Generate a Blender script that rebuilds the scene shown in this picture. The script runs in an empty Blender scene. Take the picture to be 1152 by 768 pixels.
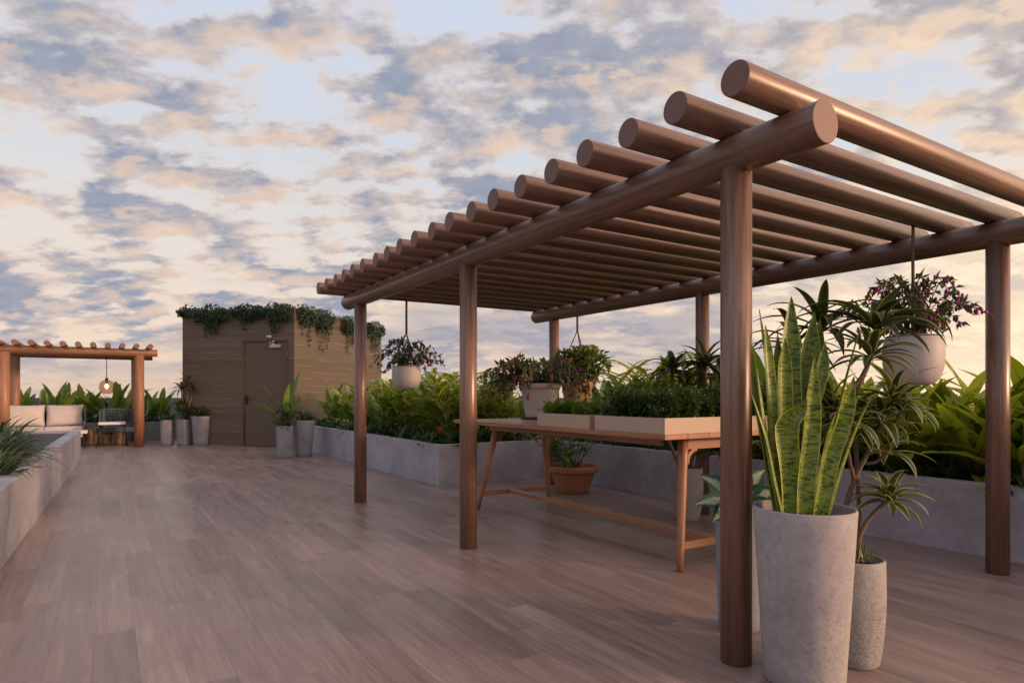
import bpy, bmesh, math, random
from mathutils import Vector, Matrix
R = math.radians
scn = bpy.context.scene
col = scn.collection
rng = random.Random(7)

# ------------------------------------------------------------------ frame
F_PX, HZ, CX, CAMH = 722.0, 443.5, 576.0, 1.2
TH = R(32.28)
CT, ST = math.cos(TH), math.sin(TH)
P1 = Vector((1.009, 2.89, 0))            # foot of the near pergola post: origin of the deck grid

def W(u, v, z=0.0):
    """deck grid (u away along the deck, v across it) to world"""
    return Vector((P1.x - ST*u + CT*v, P1.y + CT*u + ST*v, z))

def atY(px, Y, z=0.0):
    return Vector(((px-CX)/F_PX*Y, Y, z))

def zat(py, Y):
    return CAMH - (py-HZ)/F_PX*Y

# ------------------------------------------------------------------ mesh builder
class MB:
    def __init__(s):
        s.v=[]; s.f=[]; s.uv=[]; s.r=[]; s.mi=[]; s.sm=[]
    def vert(s, p, r=0.0):
        s.v.append((p[0],p[1],p[2])); s.r.append(r); return len(s.v)-1
    def face(s, idx, uvs=None, smooth=False, mi=0):
        s.f.append(tuple(idx)); s.uv.append(uvs or [(0.0,0.0)]*len(idx)); s.sm.append(smooth); s.mi.append(mi)
    def box(s, lo, hi, mat=None, mi=0):
        x0,y0,z0=lo; x1,y1,z1=hi
        c=[(x0,y0,z0),(x1,y0,z0),(x1,y1,z0),(x0,y1,z0),(x0,y0,z1),(x1,y0,z1),(x1,y1,z1),(x0,y1,z1)]
        if mat is not None: c=[mat@Vector(p) for p in c]
        b=[s.vert(p) for p in c]
        dx,dy,dz=x1-x0,y1-y0,z1-z0
        def fc(q,a,bb): s.face([b[i] for i in q],[(0,0),(a,0),(a,bb),(0,bb)],False,mi)
        fc((0,3,2,1),dy,dx); fc((4,5,6,7),dx,dy)
        fc((0,1,5,4),dx,dz); fc((1,2,6,5),dy,dz); fc((2,3,7,6),dx,dz); fc((3,0,4,7),dy,dz)
    def tube(s, pts, rad, n=12, caps=True, r=0.0, mi=0, squash=None):
        """round bar along pts; uv = metres round, metres along"""
        pts=[Vector(p) for p in pts]
        if not isinstance(rad,(list,tuple)): rad=[rad]*len(pts)
        rings=[]; L=0.0; nrm=None
        for i,p in enumerate(pts):
            if i==0: t=pts[1]-pts[0]
            elif i==len(pts)-1: t=pts[-1]-pts[-2]
            else: t=pts[i+1]-pts[i-1]
            t.normalize()
            if nrm is None:
                a=Vector((0,0,1)) if abs(t.z)<0.9 else Vector((1,0,0))
                nrm=(a-t*a.dot(t)).normalized()
            else:
                nrm=(nrm-t*nrm.dot(t))
                nrm=nrm.normalized() if nrm.length>1e-6 else Vector((1,0,0))
            bi=t.cross(nrm)
            if i>0: L+=(pts[i]-pts[i-1]).length
            ring=[s.vert(p+(nrm*math.cos(2*math.pi*k/n)+bi*math.sin(2*math.pi*k/n))*rad[i],r) for k in range(n)]
            rings.append((ring,L))
        for i in range(len(rings)-1):
            a,la=rings[i]; b,lb=rings[i+1]; ra=rad[i]*2*math.pi
            for k in range(n):
                k2=(k+1)%n
                s.face([a[k],a[k2],b[k2],b[k]],[(k/n*ra,la),((k+1)/n*ra,la),((k+1)/n*ra,lb),(k/n*ra,lb)],True,mi)
        if caps:
            for ring,L,rv in ((rings[0][0],0,True),(rings[-1][0],rings[-1][1],False)):
                q=list(reversed(ring)) if rv else ring
                s.face(q,[(0.02*math.cos(2*math.pi*k/n),0.02*math.sin(2*math.pi*k/n)) for k in range(n)],False,mi)
    def lathe(s, prof, n=40, c=(0,0,0), mi=0, sq=None, r=0.0):
        """prof: (radius,z) list. sq: superellipse exponent for squarish pots"""
        rings=[]; L=0; out=[]
        for i,(rad,z) in enumerate(prof):
            if i>0: L+=math.hypot(rad-prof[i-1][0],z-prof[i-1][1])
            if rad<1e-5:
                rings.append(([s.vert((c[0],c[1],c[2]+z),r)],L)); continue
            ring=[]
            for k in range(n):
                a=2*math.pi*k/n; ca,sa=math.cos(a),math.sin(a); q=rad
                if sq: q=rad/((abs(ca)**sq+abs(sa)**sq)**(1/sq))
                ring.append(s.vert((c[0]+q*ca,c[1]+q*sa,c[2]+z),r))
            rings.append((ring,L))
        for i in range(len(rings)-1):
            a,la=rings[i]; b,lb=rings[i+1]; rr=max(prof[i][0],prof[i+1][0])*2*math.pi
            for k in range(n):
                k2=(k+1)%n; u0,u1=k/n*rr,(k+1)/n*rr
                if len(a)==1 and len(b)==1: continue
                if len(a)==1: s.face([a[0],b[k2],b[k]],[(u0,la),(u1,lb),(u0,lb)],True,mi)
                elif len(b)==1: s.face([a[k],a[k2],b[0]],[(u0,la),(u1,la),(u0,lb)],True,mi)
                else: s.face([a[k],a[k2],b[k2],b[k]],[(u0,la),(u1,la),(u1,lb),(u0,lb)],True,mi)
    def ell(s, c, rad, n=8, m=6, r=0.0, mi=0):
        prof=[(math.sin(math.pi*i/m),-math.cos(math.pi*i/m)) for i in range(m+1)]
        st=len(s.v)
        s.lathe([(max(0,p[0]),p[1]) for p in prof],n,(0,0,0),mi,None,r)
        for i in range(st,len(s.v)):
            x,y,z=s.v[i]; s.v[i]=(c[0]+x*rad[0],c[1]+y*rad[1],c[2]+z*rad[2])
    def poly_prism(s, pts, z0, z1, mi=0):
        b=[s.vert((p[0],p[1],z0)) for p in pts]; t=[s.vert((p[0],p[1],z1)) for p in pts]; n=len(pts)
        s.face(list(reversed(b)),[(pts[i][0],pts[i][1]) for i in reversed(range(n))],False,mi)
        s.face(t,[(p[0],p[1]) for p in pts],False,mi)
        for i in range(n):
            j=(i+1)%n
            s.face([b[i],b[j],t[j],t[i]],None,False,mi)
    def build(s, name, mats, parent=None, bevel=0.0, loc=None, segs=2):
        me=bpy.data.meshes.new(name); me.from_pydata(s.v,[],s.f)
        if not isinstance(mats,(list,tuple)): mats=[mats]
        for m in mats: me.materials.append(m)
        uvl=me.uv_layers.new(name="UVMap")
        flat=[c for f in s.uv for p in f for c in p]
        uvl.data.foreach_set("uv",flat)
        at=me.attributes.new("rnd",'FLOAT','POINT'); at.data.foreach_set("value",s.r)
        me.polygons.foreach_set("use_smooth",s.sm); me.polygons.foreach_set("material_index",s.mi)
        me.update()
        o=bpy.data.objects.new(name,me); col.objects.link(o)
        if parent is not None: o.parent=parent
        if loc is not None: o.location=loc
        if bevel>0:
            b=o.modifiers.new("bevel",'BEVEL'); b.width=bevel; b.segments=segs; b.limit_method='ANGLE'; b.angle_limit=R(40)
            b.harden_normals=False
        return o

def tag(o, label, cat, group=None):
    o['label']=label; o['category']=cat
    if group: o['group']=group
    return o
def struct(o, kind='structure'):
    o['kind']=kind; return o
def thing(name, label, cat, loc=(0,0,0), rotz=0.0, group=None):
    o=bpy.data.objects.new(name,None); col.objects.link(o)
    o.empty_display_size=0.1
    o.location=loc; o.rotation_euler=(0,0,rotz)
    return tag(o,label,cat,group)
def dup(o, loc, rotz=0.0, scale=1.0, label=None, group=None):
    c=o.copy(); col.objects.link(c); c.location=loc; c.rotation_euler=(0,0,rotz); c.scale=(scale,)*3
    if label: c['label']=label
    if group: c['group']=group
    for ch in list(o.children):
        k=ch.copy(); col.objects.link(k); k.parent=c
        for g in list(ch.children):
            q=g.copy(); col.objects.link(q); q.parent=k
    return c

# ------------------------------------------------------------------ materials
class NT:
    def __init__(s, tree): s.t=tree; s.n=tree.nodes; s.l=tree.links
    def node(s, typ, **kw):
        n=s.n.new(typ)
        for k,v in kw.items(): setattr(n,k,v)
        return n
    def link(s,a,b): s.l.new(a,b)
    def setin(s, sock, val):
        if hasattr(val,'is_linked') or isinstance(val,bpy.types.NodeSocket): s.l.new(val,sock)
        else: sock.default_value=val
    def math(s, op, a, b=None, c=None, clamp=False):
        n=s.node('ShaderNodeMath',operation=op); n.use_clamp=clamp
        s.setin(n.inputs[0],a)
        if b is not None: s.setin(n.inputs[1],b)
        if c is not None: s.setin(n.inputs[2],c)
        return n.outputs[0]
    def mix(s, f, a, b, typ='MIX'):
        n=s.node('ShaderNodeMix',data_type='RGBA',blend_type=typ); n.clamp_factor=True
        s.setin(n.inputs[0],f)
        for sock,val in ((n.inputs[6],a),(n.inputs[7],b)):
            if isinstance(val,(tuple,list)) and len(val)==3: val=(*val,1)
            s.setin(sock,val)
        return n.outputs[2]
    def noise(s, vec, scale, detail=4, rough=0.5, dist=0.0, dim='3D'):
        n=s.node('ShaderNodeTexNoise',noise_dimensions=dim)
        if vec is not None: s.l.new(vec,n.inputs['Vector'])
        n.inputs['Scale'].default_value=scale; n.inputs['Detail'].default_value=detail
        n.inputs['Roughness'].default_value=rough; n.inputs['Distortion'].default_value=dist
        return n.outputs['Fac']
    def ramp(s, f, stops, interp='LINEAR'):
        n=s.node('ShaderNodeValToRGB'); e=n.color_ramp; e.interpolation=interp
        while len(e.elements)<len(stops): e.elements.new(0.5)
        for el,(p,c) in zip(e.elements,stops):
            el.position=p; el.color=(*c,1) if len(c)==3 else c
        s.setin(n.inputs[0],f); return n.outputs[0]
    def maprange(s, v, a,b,c,d, smooth=False):
        n=s.node('ShaderNodeMapRange'); n.clamp=True
        if smooth: n.interpolation_type='SMOOTHSTEP'
        s.setin(n.inputs[0],v)
        for i,x in enumerate((a,b,c,d)): s.setin(n.inputs[i+1],x)
        return n.outputs[0]
    def vmul(s, v, xyz):
        n=s.node('ShaderNodeVectorMath',operation='MULTIPLY'); s.l.new(v,n.inputs[0]); n.inputs[1].default_value=xyz; return n.outputs[0]
    def bump(s, h, strength, dist=0.01):
        n=s.node('ShaderNodeBump'); n.inputs['Strength'].default_value=strength; n.inputs['Distance'].default_value=dist
        s.l.new(h,n.inputs['Height']); return n.outputs['Normal']

def newmat(name):
    m=bpy.data.materials.new(name); m.use_nodes=True
    t=NT(m.node_tree); p=m.node_tree.nodes['Principled BSDF']
    return m,t,p
def uvof(t): return t.node('ShaderNodeUVMap').outputs[0]
def objof(t): return t.node('ShaderNodeTexCoord').outputs['Object']
def geopos(t): return t.node('ShaderNodeNewGeometry').outputs['Position']
def rand(t): return t.node('ShaderNodeObjectInfo').outputs['Random']

def m_plain(name, c, rough=0.5, metal=0.0, var=0.12, scale=30, bump=0.0, spec=0.5):
    m,t,p=newmat(name)
    o=objof(t); n=t.noise(o,scale,5,0.6)
    t.link(t.mix(n,tuple(x*(1-var) for x in c),tuple(min(1,x*(1+var)) for x in c)),p.inputs['Base Color'])
    t.link(t.maprange(n,0.2,0.8,max(0,rough-0.08),min(1,rough+0.08)),p.inputs['Roughness'])
    p.inputs['Metallic'].default_value=metal; p.inputs['Specular IOR Level'].default_value=spec
    if bump>0: t.link(t.bump(n,bump,0.004),p.inputs['Normal'])
    return m

def m_wood(name, dark, light, gx=55, gy=1.6, rough=0.4, fine=0.5, spec=0.5, metal=0.0):
    """long grain along uv.y"""
    m,t,p=newmat(name)
    uv=uvof(t)
    rd=rand(t)
    off=t.node('ShaderNodeCombineXYZ'); t.link(t.math('MULTIPLY',rd,37.0),off.inputs[0]); t.link(t.math('MULTIPLY',rd,91.0),off.inputs[1]); t.link(t.math('MULTIPLY',rd,13.0),off.inputs[2])
    ad=t.node('ShaderNodeVectorMath',operation='ADD'); t.link(uv,ad.inputs[0]); t.link(off.outputs[0],ad.inputs[1])
    a=t.noise(t.vmul(ad.outputs[0],(gx,gy,1)),1.0,6,0.62,0.6)
    b=t.noise(t.vmul(ad.outputs[0],(gx*4,gy*5,1)),1.0,3,0.6)
    c=t.noise(t.vmul(ad.outputs[0],(5,0.9,1)),1.0,3,0.5)
    g=t.math('ADD',t.math('MULTIPLY',a,0.65),t.math('MULTIPLY',b,0.35))
    colr=t.mix(t.maprange(g,0.33,0.68,0,1),dark,light)
    tone=t.mix(t.maprange(c,0.3,0.7,0,1),(0.80,0.80,0.80),(1.15,1.12,1.1))
    colr=t.mix(1.0,colr,tone,'MULTIPLY')
    tone2=t.node('ShaderNodeCombineColor')
    tv=t.maprange(rd,0,1,0.9,1.1)
    for i in range(3): t.link(tv,tone2.inputs[i])
    colr=t.mix(1.0,colr,tone2.outputs[0],'MULTIPLY')
    t.link(colr,p.inputs['Base Color'])
    t.link(t.maprange(g,0.3,0.7,rough+0.08,rough-0.06),p.inputs['Roughness'])
    p.inputs['Specular IOR Level'].default_value=spec; p.inputs['Metallic'].default_value=metal
    t.link(t.bump(g,0.12*fine*2,0.004),p.inputs['Normal'])
    return m

def m_concrete(name, c, pits=0.0, scale=3.0, rough=0.75, bump=0.15, pscale=52, lo=0.53, hi=0.68, pcol=0.27):
    m,t,p=newmat(name)
    o=geopos(t) if pits==0 else objof(t)
    a=t.noise(o,scale,6,0.62,0.4); b=t.noise(o,scale*9,5,0.65)
    st=t.noise(t.vmul(o,(9,9,0.8)),1.0,4,0.6)
    f=t.math('ADD',t.math('MULTIPLY',a,0.6),t.math('ADD',t.math('MULTIPLY',b,0.31),t.math('MULTIPLY',st,0.09)))
    colr=t.mix(t.maprange(f,0.36,0.62,0,1),tuple(x*0.72 for x in c),tuple(x*1.13 for x in c))
    h=t.math('ADD',t.math('MULTIPLY',b,0.5),t.math('MULTIPLY',a,0.5))
    if pits>0:
        vo=t.node('ShaderNodeTexNoise'); t.link(t.vmul(o,(1,1,1.1)),vo.inputs['Vector']); vo.inputs['Scale'].default_value=pscale; vo.inputs['Detail'].default_value=5; vo.inputs['Roughness'].default_value=0.62
        pt=t.maprange(vo.outputs['Fac'],lo,hi,0,1)
        big=t.maprange(t.noise(t.vmul(o,(1,1,0.5)),4.5,2,0.5),0.36,0.55,0.25,1)
        pt=t.math('MULTIPLY',pt,big)
        colr=t.mix(t.math('MULTIPLY',pt,pcol),colr,tuple(x*0.4 for x in c))
        h=t.math('SUBTRACT',t.math('MULTIPLY',h,0.6),t.math('MULTIPLY',pt,0.8*pits))
    t.link(colr,p.inputs['Base Color'])
    p.inputs['Roughness'].default_value=rough; p.inputs['Specular IOR Level'].default_value=0.3
    t.link(t.bump(h,min(1,bump+0.5*pits),0.012),p.inputs['Normal'])
    return m

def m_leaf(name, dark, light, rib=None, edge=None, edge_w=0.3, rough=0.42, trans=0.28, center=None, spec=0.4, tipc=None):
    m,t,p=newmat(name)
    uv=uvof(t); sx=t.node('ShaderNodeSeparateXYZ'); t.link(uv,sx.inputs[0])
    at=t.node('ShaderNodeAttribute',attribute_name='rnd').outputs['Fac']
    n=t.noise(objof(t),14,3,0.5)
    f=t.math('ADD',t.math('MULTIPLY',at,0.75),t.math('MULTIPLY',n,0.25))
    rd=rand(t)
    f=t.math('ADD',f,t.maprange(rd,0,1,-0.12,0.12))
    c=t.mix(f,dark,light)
    dx=t.math('ABSOLUTE',t.math('SUBTRACT',sx.outputs[0],0.5))     # 0 rib .. 0.5 edge
    # fine side veins
    vv=t.math('ABSOLUTE',t.math('SINE',t.math('ADD',t.math('MULTIPLY',sx.outputs[1],95.0),t.math('MULTIPLY',dx,-26.0))))
    c=t.mix(t.math('MULTIPLY',t.maprange(vv,0.0,0.35,1,0),0.22),c,tuple(min(1,x*1.5) for x in light))
    if edge: c=t.mix(t.maprange(t.math('ADD',dx,t.math('MULTIPLY',t.math('SUBTRACT',n,0.5),0.12)),0.5-edge_w*0.5-0.03,0.5-edge_w*0.5+0.03,0,1),c,edge)
    if center: c=t.mix(t.maprange(t.math('ADD',dx,t.math('MULTIPLY',t.math('SUBTRACT',n,0.5),0.15)),0.14,0.30,1,0),c,center)
    if rib: c=t.mix(t.maprange(dx,0.02,0.05,0.8,0),c,rib)
    if tipc: c=t.mix(t.maprange(sx.outputs[1],0.93,1.0,0,0.8),c,tipc)
    t.link(c,p.inputs['Base Color']); p.inputs['Roughness'].default_value=rough; p.inputs['Specular IOR Level'].default_value=spec
    t.link(t.bump(t.maprange(vv,0,0.4,0,1),0.15,0.002),p.inputs['Normal'])
    tr=t.node('ShaderNodeBsdfTranslucent'); t.link(t.mix(1.0,c,(1.25,1.3,0.7),'MULTIPLY'),tr.inputs[0])
    ms=t.node('ShaderNodeMixShader'); ms.inputs[0].default_value=trans
    t.link(p.outputs[0],ms.inputs[1]); t.link(tr.outputs[0],ms.inputs[2])
    t.link(ms.outputs[0],t.n['Material Output'].inputs[0])
    return m

M={}
M['timber']=m_wood('stained_timber',(0.110,0.060,0.037),(0.285,0.165,0.112),gx=48,gy=1.3,rough=0.34,spec=0.7,metal=0.12)
def m_endgrain():
    m,t,p=newmat('timber_end'); uv=uvof(t)
    wob=t.noise(uv,30,3,0.5); ln=t.node('ShaderNodeVectorMath',operation='LENGTH'); t.link(uv,ln.inputs[0])
    rr=t.math('SINE',t.math('ADD',t.math('MULTIPLY',ln.outputs['Value'],780.0),t.math('MULTIPLY',wob,7.0)))
    c=t.mix(t.maprange(rr,-1,1,0,1),(0.155,0.086,0.068),(0.20,0.115,0.092))
    t.link(c,p.inputs['Base Color']); p.inputs['Roughness'].default_value=0.6; return m
M['timber_end']=m_endgrain()
M['timber_far']=m_wood('warm_timber',(0.18,0.085,0.045),(0.33,0.17,0.095),gx=40,gy=1.3,rough=0.45)
M['teak']=m_wood('teak',(0.21,0.092,0.045),(0.40,0.20,0.105),gx=60,gy=2.2,rough=0.42)
M['wall']=m_concrete('planter_concrete',(0.36,0.35,0.385),0,2.2)
M['pot_conc']=m_concrete('smooth_concrete',(0.335,0.32,0.315),0.55,3.5,bump=0.1)
M['pot_rough']=m_concrete('rough_concrete',(0.36,0.34,0.32),0.8,5.0,bump=0.35,pscale=110,lo=0.48,hi=0.76,pcol=0.25)
M['pot_grey']=m_concrete('grey_concrete',(0.25,0.25,0.275),0.0,4,bump=0.1)
M['pot_blue']=m_plain('blue_grey_clay',(0.20,0.215,0.26),0.6,var=0.1,scale=12)
M['terracotta']=m_plain('terracotta',(0.30,0.125,0.065),0.7,var=0.22,scale=9,bump=0.1)
M['white_clay']=m_plain('white_clay',(0.52,0.475,0.46),0.6,var=0.06,scale=8,bump=0.05)
M['bowl_clay']=m_plain('pale_stoneware',(0.45,0.41,0.395),0.6,var=0.07,scale=10,bump=0.05)
M['ochre']=m_plain('ochre_clay',(0.33,0.19,0.075),0.7,var=0.2,scale=12,bump=0.1)
M['soil']=m_plain('soil',(0.04,0.028,0.021),0.95,var=0.6,scale=35,bump=1.0,spec=0.1)
M['mulch']=m_plain('grey_mulch',(0.10,0.095,0.11),0.95,var=0.4,scale=40,bump=0.8,spec=0.1)
M['tray']=m_plain('beige_tray',(0.46,0.355,0.265),0.6,var=0.06,scale=9)
M['saucer']=m_plain('slate_saucer',(0.055,0.06,0.08),0.5,var=0.1)
M['rope']=m_plain('cord_rope',(0.16,0.10,0.065),0.9,var=0.3,scale=120,bump=0.5)
M['bark']=m_plain('bark',(0.15,0.10,0.07),0.9,var=0.45,scale=45,bump=0.8)
M['cane']=m_plain('green_cane',(0.075,0.12,0.03),0.5,var=0.3,scale=20)
M['black']=m_plain('black_metal',(0.02,0.02,0.023),0.4,0.6,var=0.1)
M['steel']=m_plain('steel',(0.42,0.42,0.43),0.35,0.9,var=0.08)
M['white']=m_plain('white_lacquer',(0.62,0.60,0.60),0.5,var=0.03)
M['petal']=m_plain('magenta_petal',(0.33,0.055,0.16),0.55,var=0.5,scale=25)
M['petal_dark']=m_plain('wine_petal',(0.25,0.045,0.075),0.55,var=0.6,scale=25)
M['red_leaf']=m_leaf('red_bract',(0.30,0.02,0.02),(0.55,0.06,0.05),trans=0.3)
M['ginger']=m_leaf('ginger_leaf',(0.060,0.105,0.014),(0.34,0.39,0.045),rib=(0.22,0.28,0.07))
M['broad']=m_leaf('broad_leaf',(0.050,0.11,0.020),(0.235,0.315,0.055),rib=(0.21,0.26,0.10))
M['lime']=m_leaf('lime_leaf',(0.12,0.18,0.014),(0.42,0.46,0.045),rib=(0.09,0.10,0.015),trans=0.42)
M['dark']=m_leaf('dark_leaf',(0.018,0.038,0.013),(0.065,0.105,0.028))
M['herb']=m_leaf('herb_leaf',(0.020,0.050,0.013),(0.090,0.150,0.034))
M['lettuce']=m_leaf('lettuce_leaf',(0.05,0.10,0.015),(0.15,0.22,0.035),trans=0.4)
M['sage']=m_leaf('sage_leaf',(0.045,0.075,0.05),(0.12,0.165,0.105))
M['vine']=m_leaf('ivy_leaf',(0.013,0.034,0.016),(0.042,0.082,0.034))
M['fuchsia']=m_leaf('fuchsia_leaf',(0.035,0.065,0.022),(0.11,0.155,0.055))
M['drac']=m_leaf('dracaena_leaf',(0.03,0.055,0.018),(0.085,0.12,0.035),edge=(0.36,0.38,0.16),edge_w=0.36,rough=0.35)
M['drac_dark']=m_leaf('dark_dracaena_leaf',(0.016,0.030,0.010),(0.05,0.066,0.017),edge=(0.17,0.19,0.055),edge_w=0.2,rough=0.32)
M['dumb']=m_leaf('white_green_leaf',(0.022,0.075,0.038),(0.06,0.14,0.075),center=(0.42,0.50,0.38),rough=0.35)
M['grass']=m_leaf('striped_blade',(0.022,0.05,0.03),(0.07,0.11,0.06),edge=(0.24,0.26,0.13),edge_w=0.18)
M['palm']=m_leaf('palm_leaf',(0.035,0.09,0.04),(0.10,0.18,0.07))

# snake plant leaf: mottled cross bands with a yellow margin
def m_snake():
    m,t,p=newmat('snake_leaf'); uv=uvof(t); sx=t.node('ShaderNodeSeparateXYZ'); t.link(uv,sx.inputs[0])
    at=t.node('ShaderNodeAttribute',attribute_name='rnd').outputs['Fac']
    cb=t.node('ShaderNodeCombineXYZ'); t.link(t.math('MULTIPLY',sx.outputs[0],1.7),cb.inputs[0]); t.link(t.math('MULTIPLY',sx.outputs[1],64.0),cb.inputs[1]); t.link(t.math('MULTIPLY',at,50.0),cb.inputs[2])
    a=t.noise(cb.outputs[0],1.0,6,0.68,1.2)
    cb2=t.node('ShaderNodeCombineXYZ'); t.link(t.math('MULTIPLY',sx.outputs[0],16.0),cb2.inputs[0]); t.link(t.math('MULTIPLY',sx.outputs[1],120.0),cb2.inputs[1]); t.link(t.math('MULTIPLY',at,50.0),cb2.inputs[2])
    b=t.noise(cb2.outputs[0],1.0,3,0.6)
    f=t.math('ADD',t.math('MULTIPLY',a,0.8),t.math('MULTIPLY',b,0.2))
    c=t.ramp(f,[(0.39,(0.014,0.042,0.007)),(0.46,(0.040,0.090,0.010)),(0.50,(0.150,0.220,0.016)),(0.62,(0.255,0.320,0.028))])
    dk=t.mix(at,(0.45,0.53,0.45),(0.92,0.95,0.85)); c=t.mix(1.0,c,dk,'MULTIPLY')
    dx=t.math('ABSOLUTE',t.math('SUBTRACT',sx.outputs[0],0.5))
    c=t.mix(t.maprange(dx,0.44,0.47,0,0.85),c,(0.38,0.39,0.05))
    t.link(c,p.inputs['Base Color']); p.inputs['Roughness'].default_value=0.38
    t.link(t.bump(f,0.1,0.003),p.inputs['Normal'])
    return m
M['snake']=m_snake()

# plank floor on the deck grid
def m_floor():
    m,t,p=newmat('wood_look_planks')
    o=objof(t); sx=t.node('ShaderNodeSeparateXYZ'); t.link(o,sx.inputs[0])
    v,u=sx.outputs[0],sx.outputs[1]
    PW,PL=0.175,1.20
    rv=t.math('DIVIDE',v,PW); row=t.math('FLOOR',rv)
    wn=t.node('ShaderNodeTexWhiteNoise',noise_dimensions='1D'); t.link(row,wn.inputs['W'])
    ru=t.math('ADD',t.math('DIVIDE',u,PL),wn.outputs['Value']); cell=t.math('FLOOR',ru)
    idv=t.node('ShaderNodeCombineXYZ'); t.link(row,idv.inputs[0]); t.link(cell,idv.inputs[1])
    w2=t.node('ShaderNodeTexWhiteNoise',noise_dimensions='2D'); t.link(idv.outputs[0],w2.inputs['Vector'])
    rid=w2.outputs['Value']
    gv=t.node('ShaderNodeCombineXYZ'); t.link(t.math('MULTIPLY',v,26.0),gv.inputs[0]); t.link(t.math('MULTIPLY',u,1.5),gv.inputs[1]); t.link(t.math('MULTIPLY',rid,60.0),gv.inputs[2])
    g=t.noise(gv.outputs[0],1.0,7,0.64,0.9)
    gv2=t.node('ShaderNodeCombineXYZ'); t.link(t.math('MULTIPLY',v,120.0),gv2.inputs[0]); t.link(t.math('MULTIPLY',u,5.0),gv2.inputs[1]); t.link(t.math('MULTIPLY',rid,60.0),gv2.inputs[2])
    g2=t.noise(gv2.outputs[0],1.0,3,0.6)
    gv3=t.node('ShaderNodeCombineXYZ'); t.link(t.math('MULTIPLY',v,7.0),gv3.inputs[0]); t.link(t.math('MULTIPLY',u,0.7),gv3.inputs[1]); t.link(t.math('MULTIPLY',rid,30.0),gv3.inputs[2])
    g3=t.noise(gv3.outputs[0],1.0,3,0.55,0.8)
    f=t.math('ADD',t.math('MULTIPLY',g,0.55),t.math('ADD',t.math('MULTIPLY',g2,0.15),t.math('MULTIPLY',g3,0.3)))
    c=t.ramp(f,[(0.32,(0.155,0.107,0.090)),(0.46,(0.245,0.178,0.155)),(0.56,(0.305,0.228,0.201)),(0.70,(0.42,0.332,0.298))])
    tone=t.ramp(rid,[(0,(0.80,0.78,0.77)),(0.5,(1.0,0.97,0.96)),(1,(1.14,1.10,1.08))]); c=t.mix(1.0,c,tone,'MULTIPLY')
    ev=t.math('ABSOLUTE',t.math('SUBTRACT',t.math('FRACT',rv),0.5)); eu=t.math('ABSOLUTE',t.math('SUBTRACT',t.math('FRACT',ru),0.5))
    gap=t.math('MAXIMUM',t.maprange(ev,0.489,0.496,0,1),t.maprange(eu,0.4980,0.4992,0,1))
    c=t.mix(t.math('MULTIPLY',gap,0.6),c,(0.08,0.05,0.04))
    stain=t.noise(o,0.55,4,0.6); c=t.mix(t.maprange(stain,0.35,0.7,0,0.16),c,(0.15,0.10,0.09))
    t.link(c,p.inputs['Base Color'])
    t.link(t.maprange(t.math('ADD',t.math('MULTIPLY',f,0.6),t.math('MULTIPLY',stain,0.4)),0.35,0.65,0.27,0.44),p.inputs['Roughness'])
    p.inputs['Specular IOR Level'].default_value=0.5
    t.link(t.bump(t.math('SUBTRACT',t.math('MULTIPLY',f,0.5),gap),0.06,0.003),p.inputs['Normal'])
    return m
M['floor']=m_floor()

def m_clad():
    m,t,p=newmat('bronze_cladding'); o=objof(t); sx=t.node('ShaderNodeSeparateXYZ'); t.link(o,sx.inputs[0])
    H=0.155
    rz=t.math('DIVIDE',sx.outputs[2],H); row=t.math('FLOOR',rz)
    hv=t.math('ADD',sx.outputs[0],sx.outputs[1])
    cb=t.node('ShaderNodeCombineXYZ'); t.link(t.math('MULTIPLY',hv,1.6),cb.inputs[0]); t.link(t.math('MULTIPLY',sx.outputs[2],55.0),cb.inputs[1]); t.link(row,cb.inputs[2])
    g=t.noise(cb.outputs[0],1.0,5,0.6)
    wn=t.node('ShaderNodeTexWhiteNoise',noise_dimensions='1D'); t.link(row,wn.inputs['W'])
    c=t.mix(g,(0.088,0.067,0.046),(0.134,0.103,0.074))
    tone=t.mix(wn.outputs['Value'],(0.88,0.88,0.88),(1.1,1.1,1.1)); c=t.mix(1.0,c,tone,'MULTIPLY')
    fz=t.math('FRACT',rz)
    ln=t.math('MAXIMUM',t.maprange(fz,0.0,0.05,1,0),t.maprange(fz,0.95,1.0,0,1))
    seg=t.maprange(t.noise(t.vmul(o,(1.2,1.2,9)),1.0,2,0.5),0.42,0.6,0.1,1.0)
    c=t.mix(t.math('MULTIPLY',t.maprange(fz,0.08,0.17,1,0),t.math('MULTIPLY',seg,0.6)),c,(0.27,0.215,0.16))  # broken seam highlight painted into the colour along each board
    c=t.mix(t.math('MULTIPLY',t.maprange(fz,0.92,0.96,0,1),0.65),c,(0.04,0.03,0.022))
    t.link(c,p.inputs['Base Color']); t.link(t.maprange(g,0.3,0.7,0.5,0.38),p.inputs['Roughness']); p.inputs['Metallic'].default_value=0.25
    t.link(t.bump(t.math('SUBTRACT',t.math('MULTIPLY',g,0.3),ln),0.35,0.006),p.inputs['Normal'])
    return m
M['clad']=m_clad()
M['door']=m_plain('bronze_door',(0.105,0.080,0.056),0.42,0.25,var=0.06,scale=5)
M['door_frame']=m_plain('bronze_frame',(0.09,0.068,0.048),0.42,0.3,var=0.06)

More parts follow.
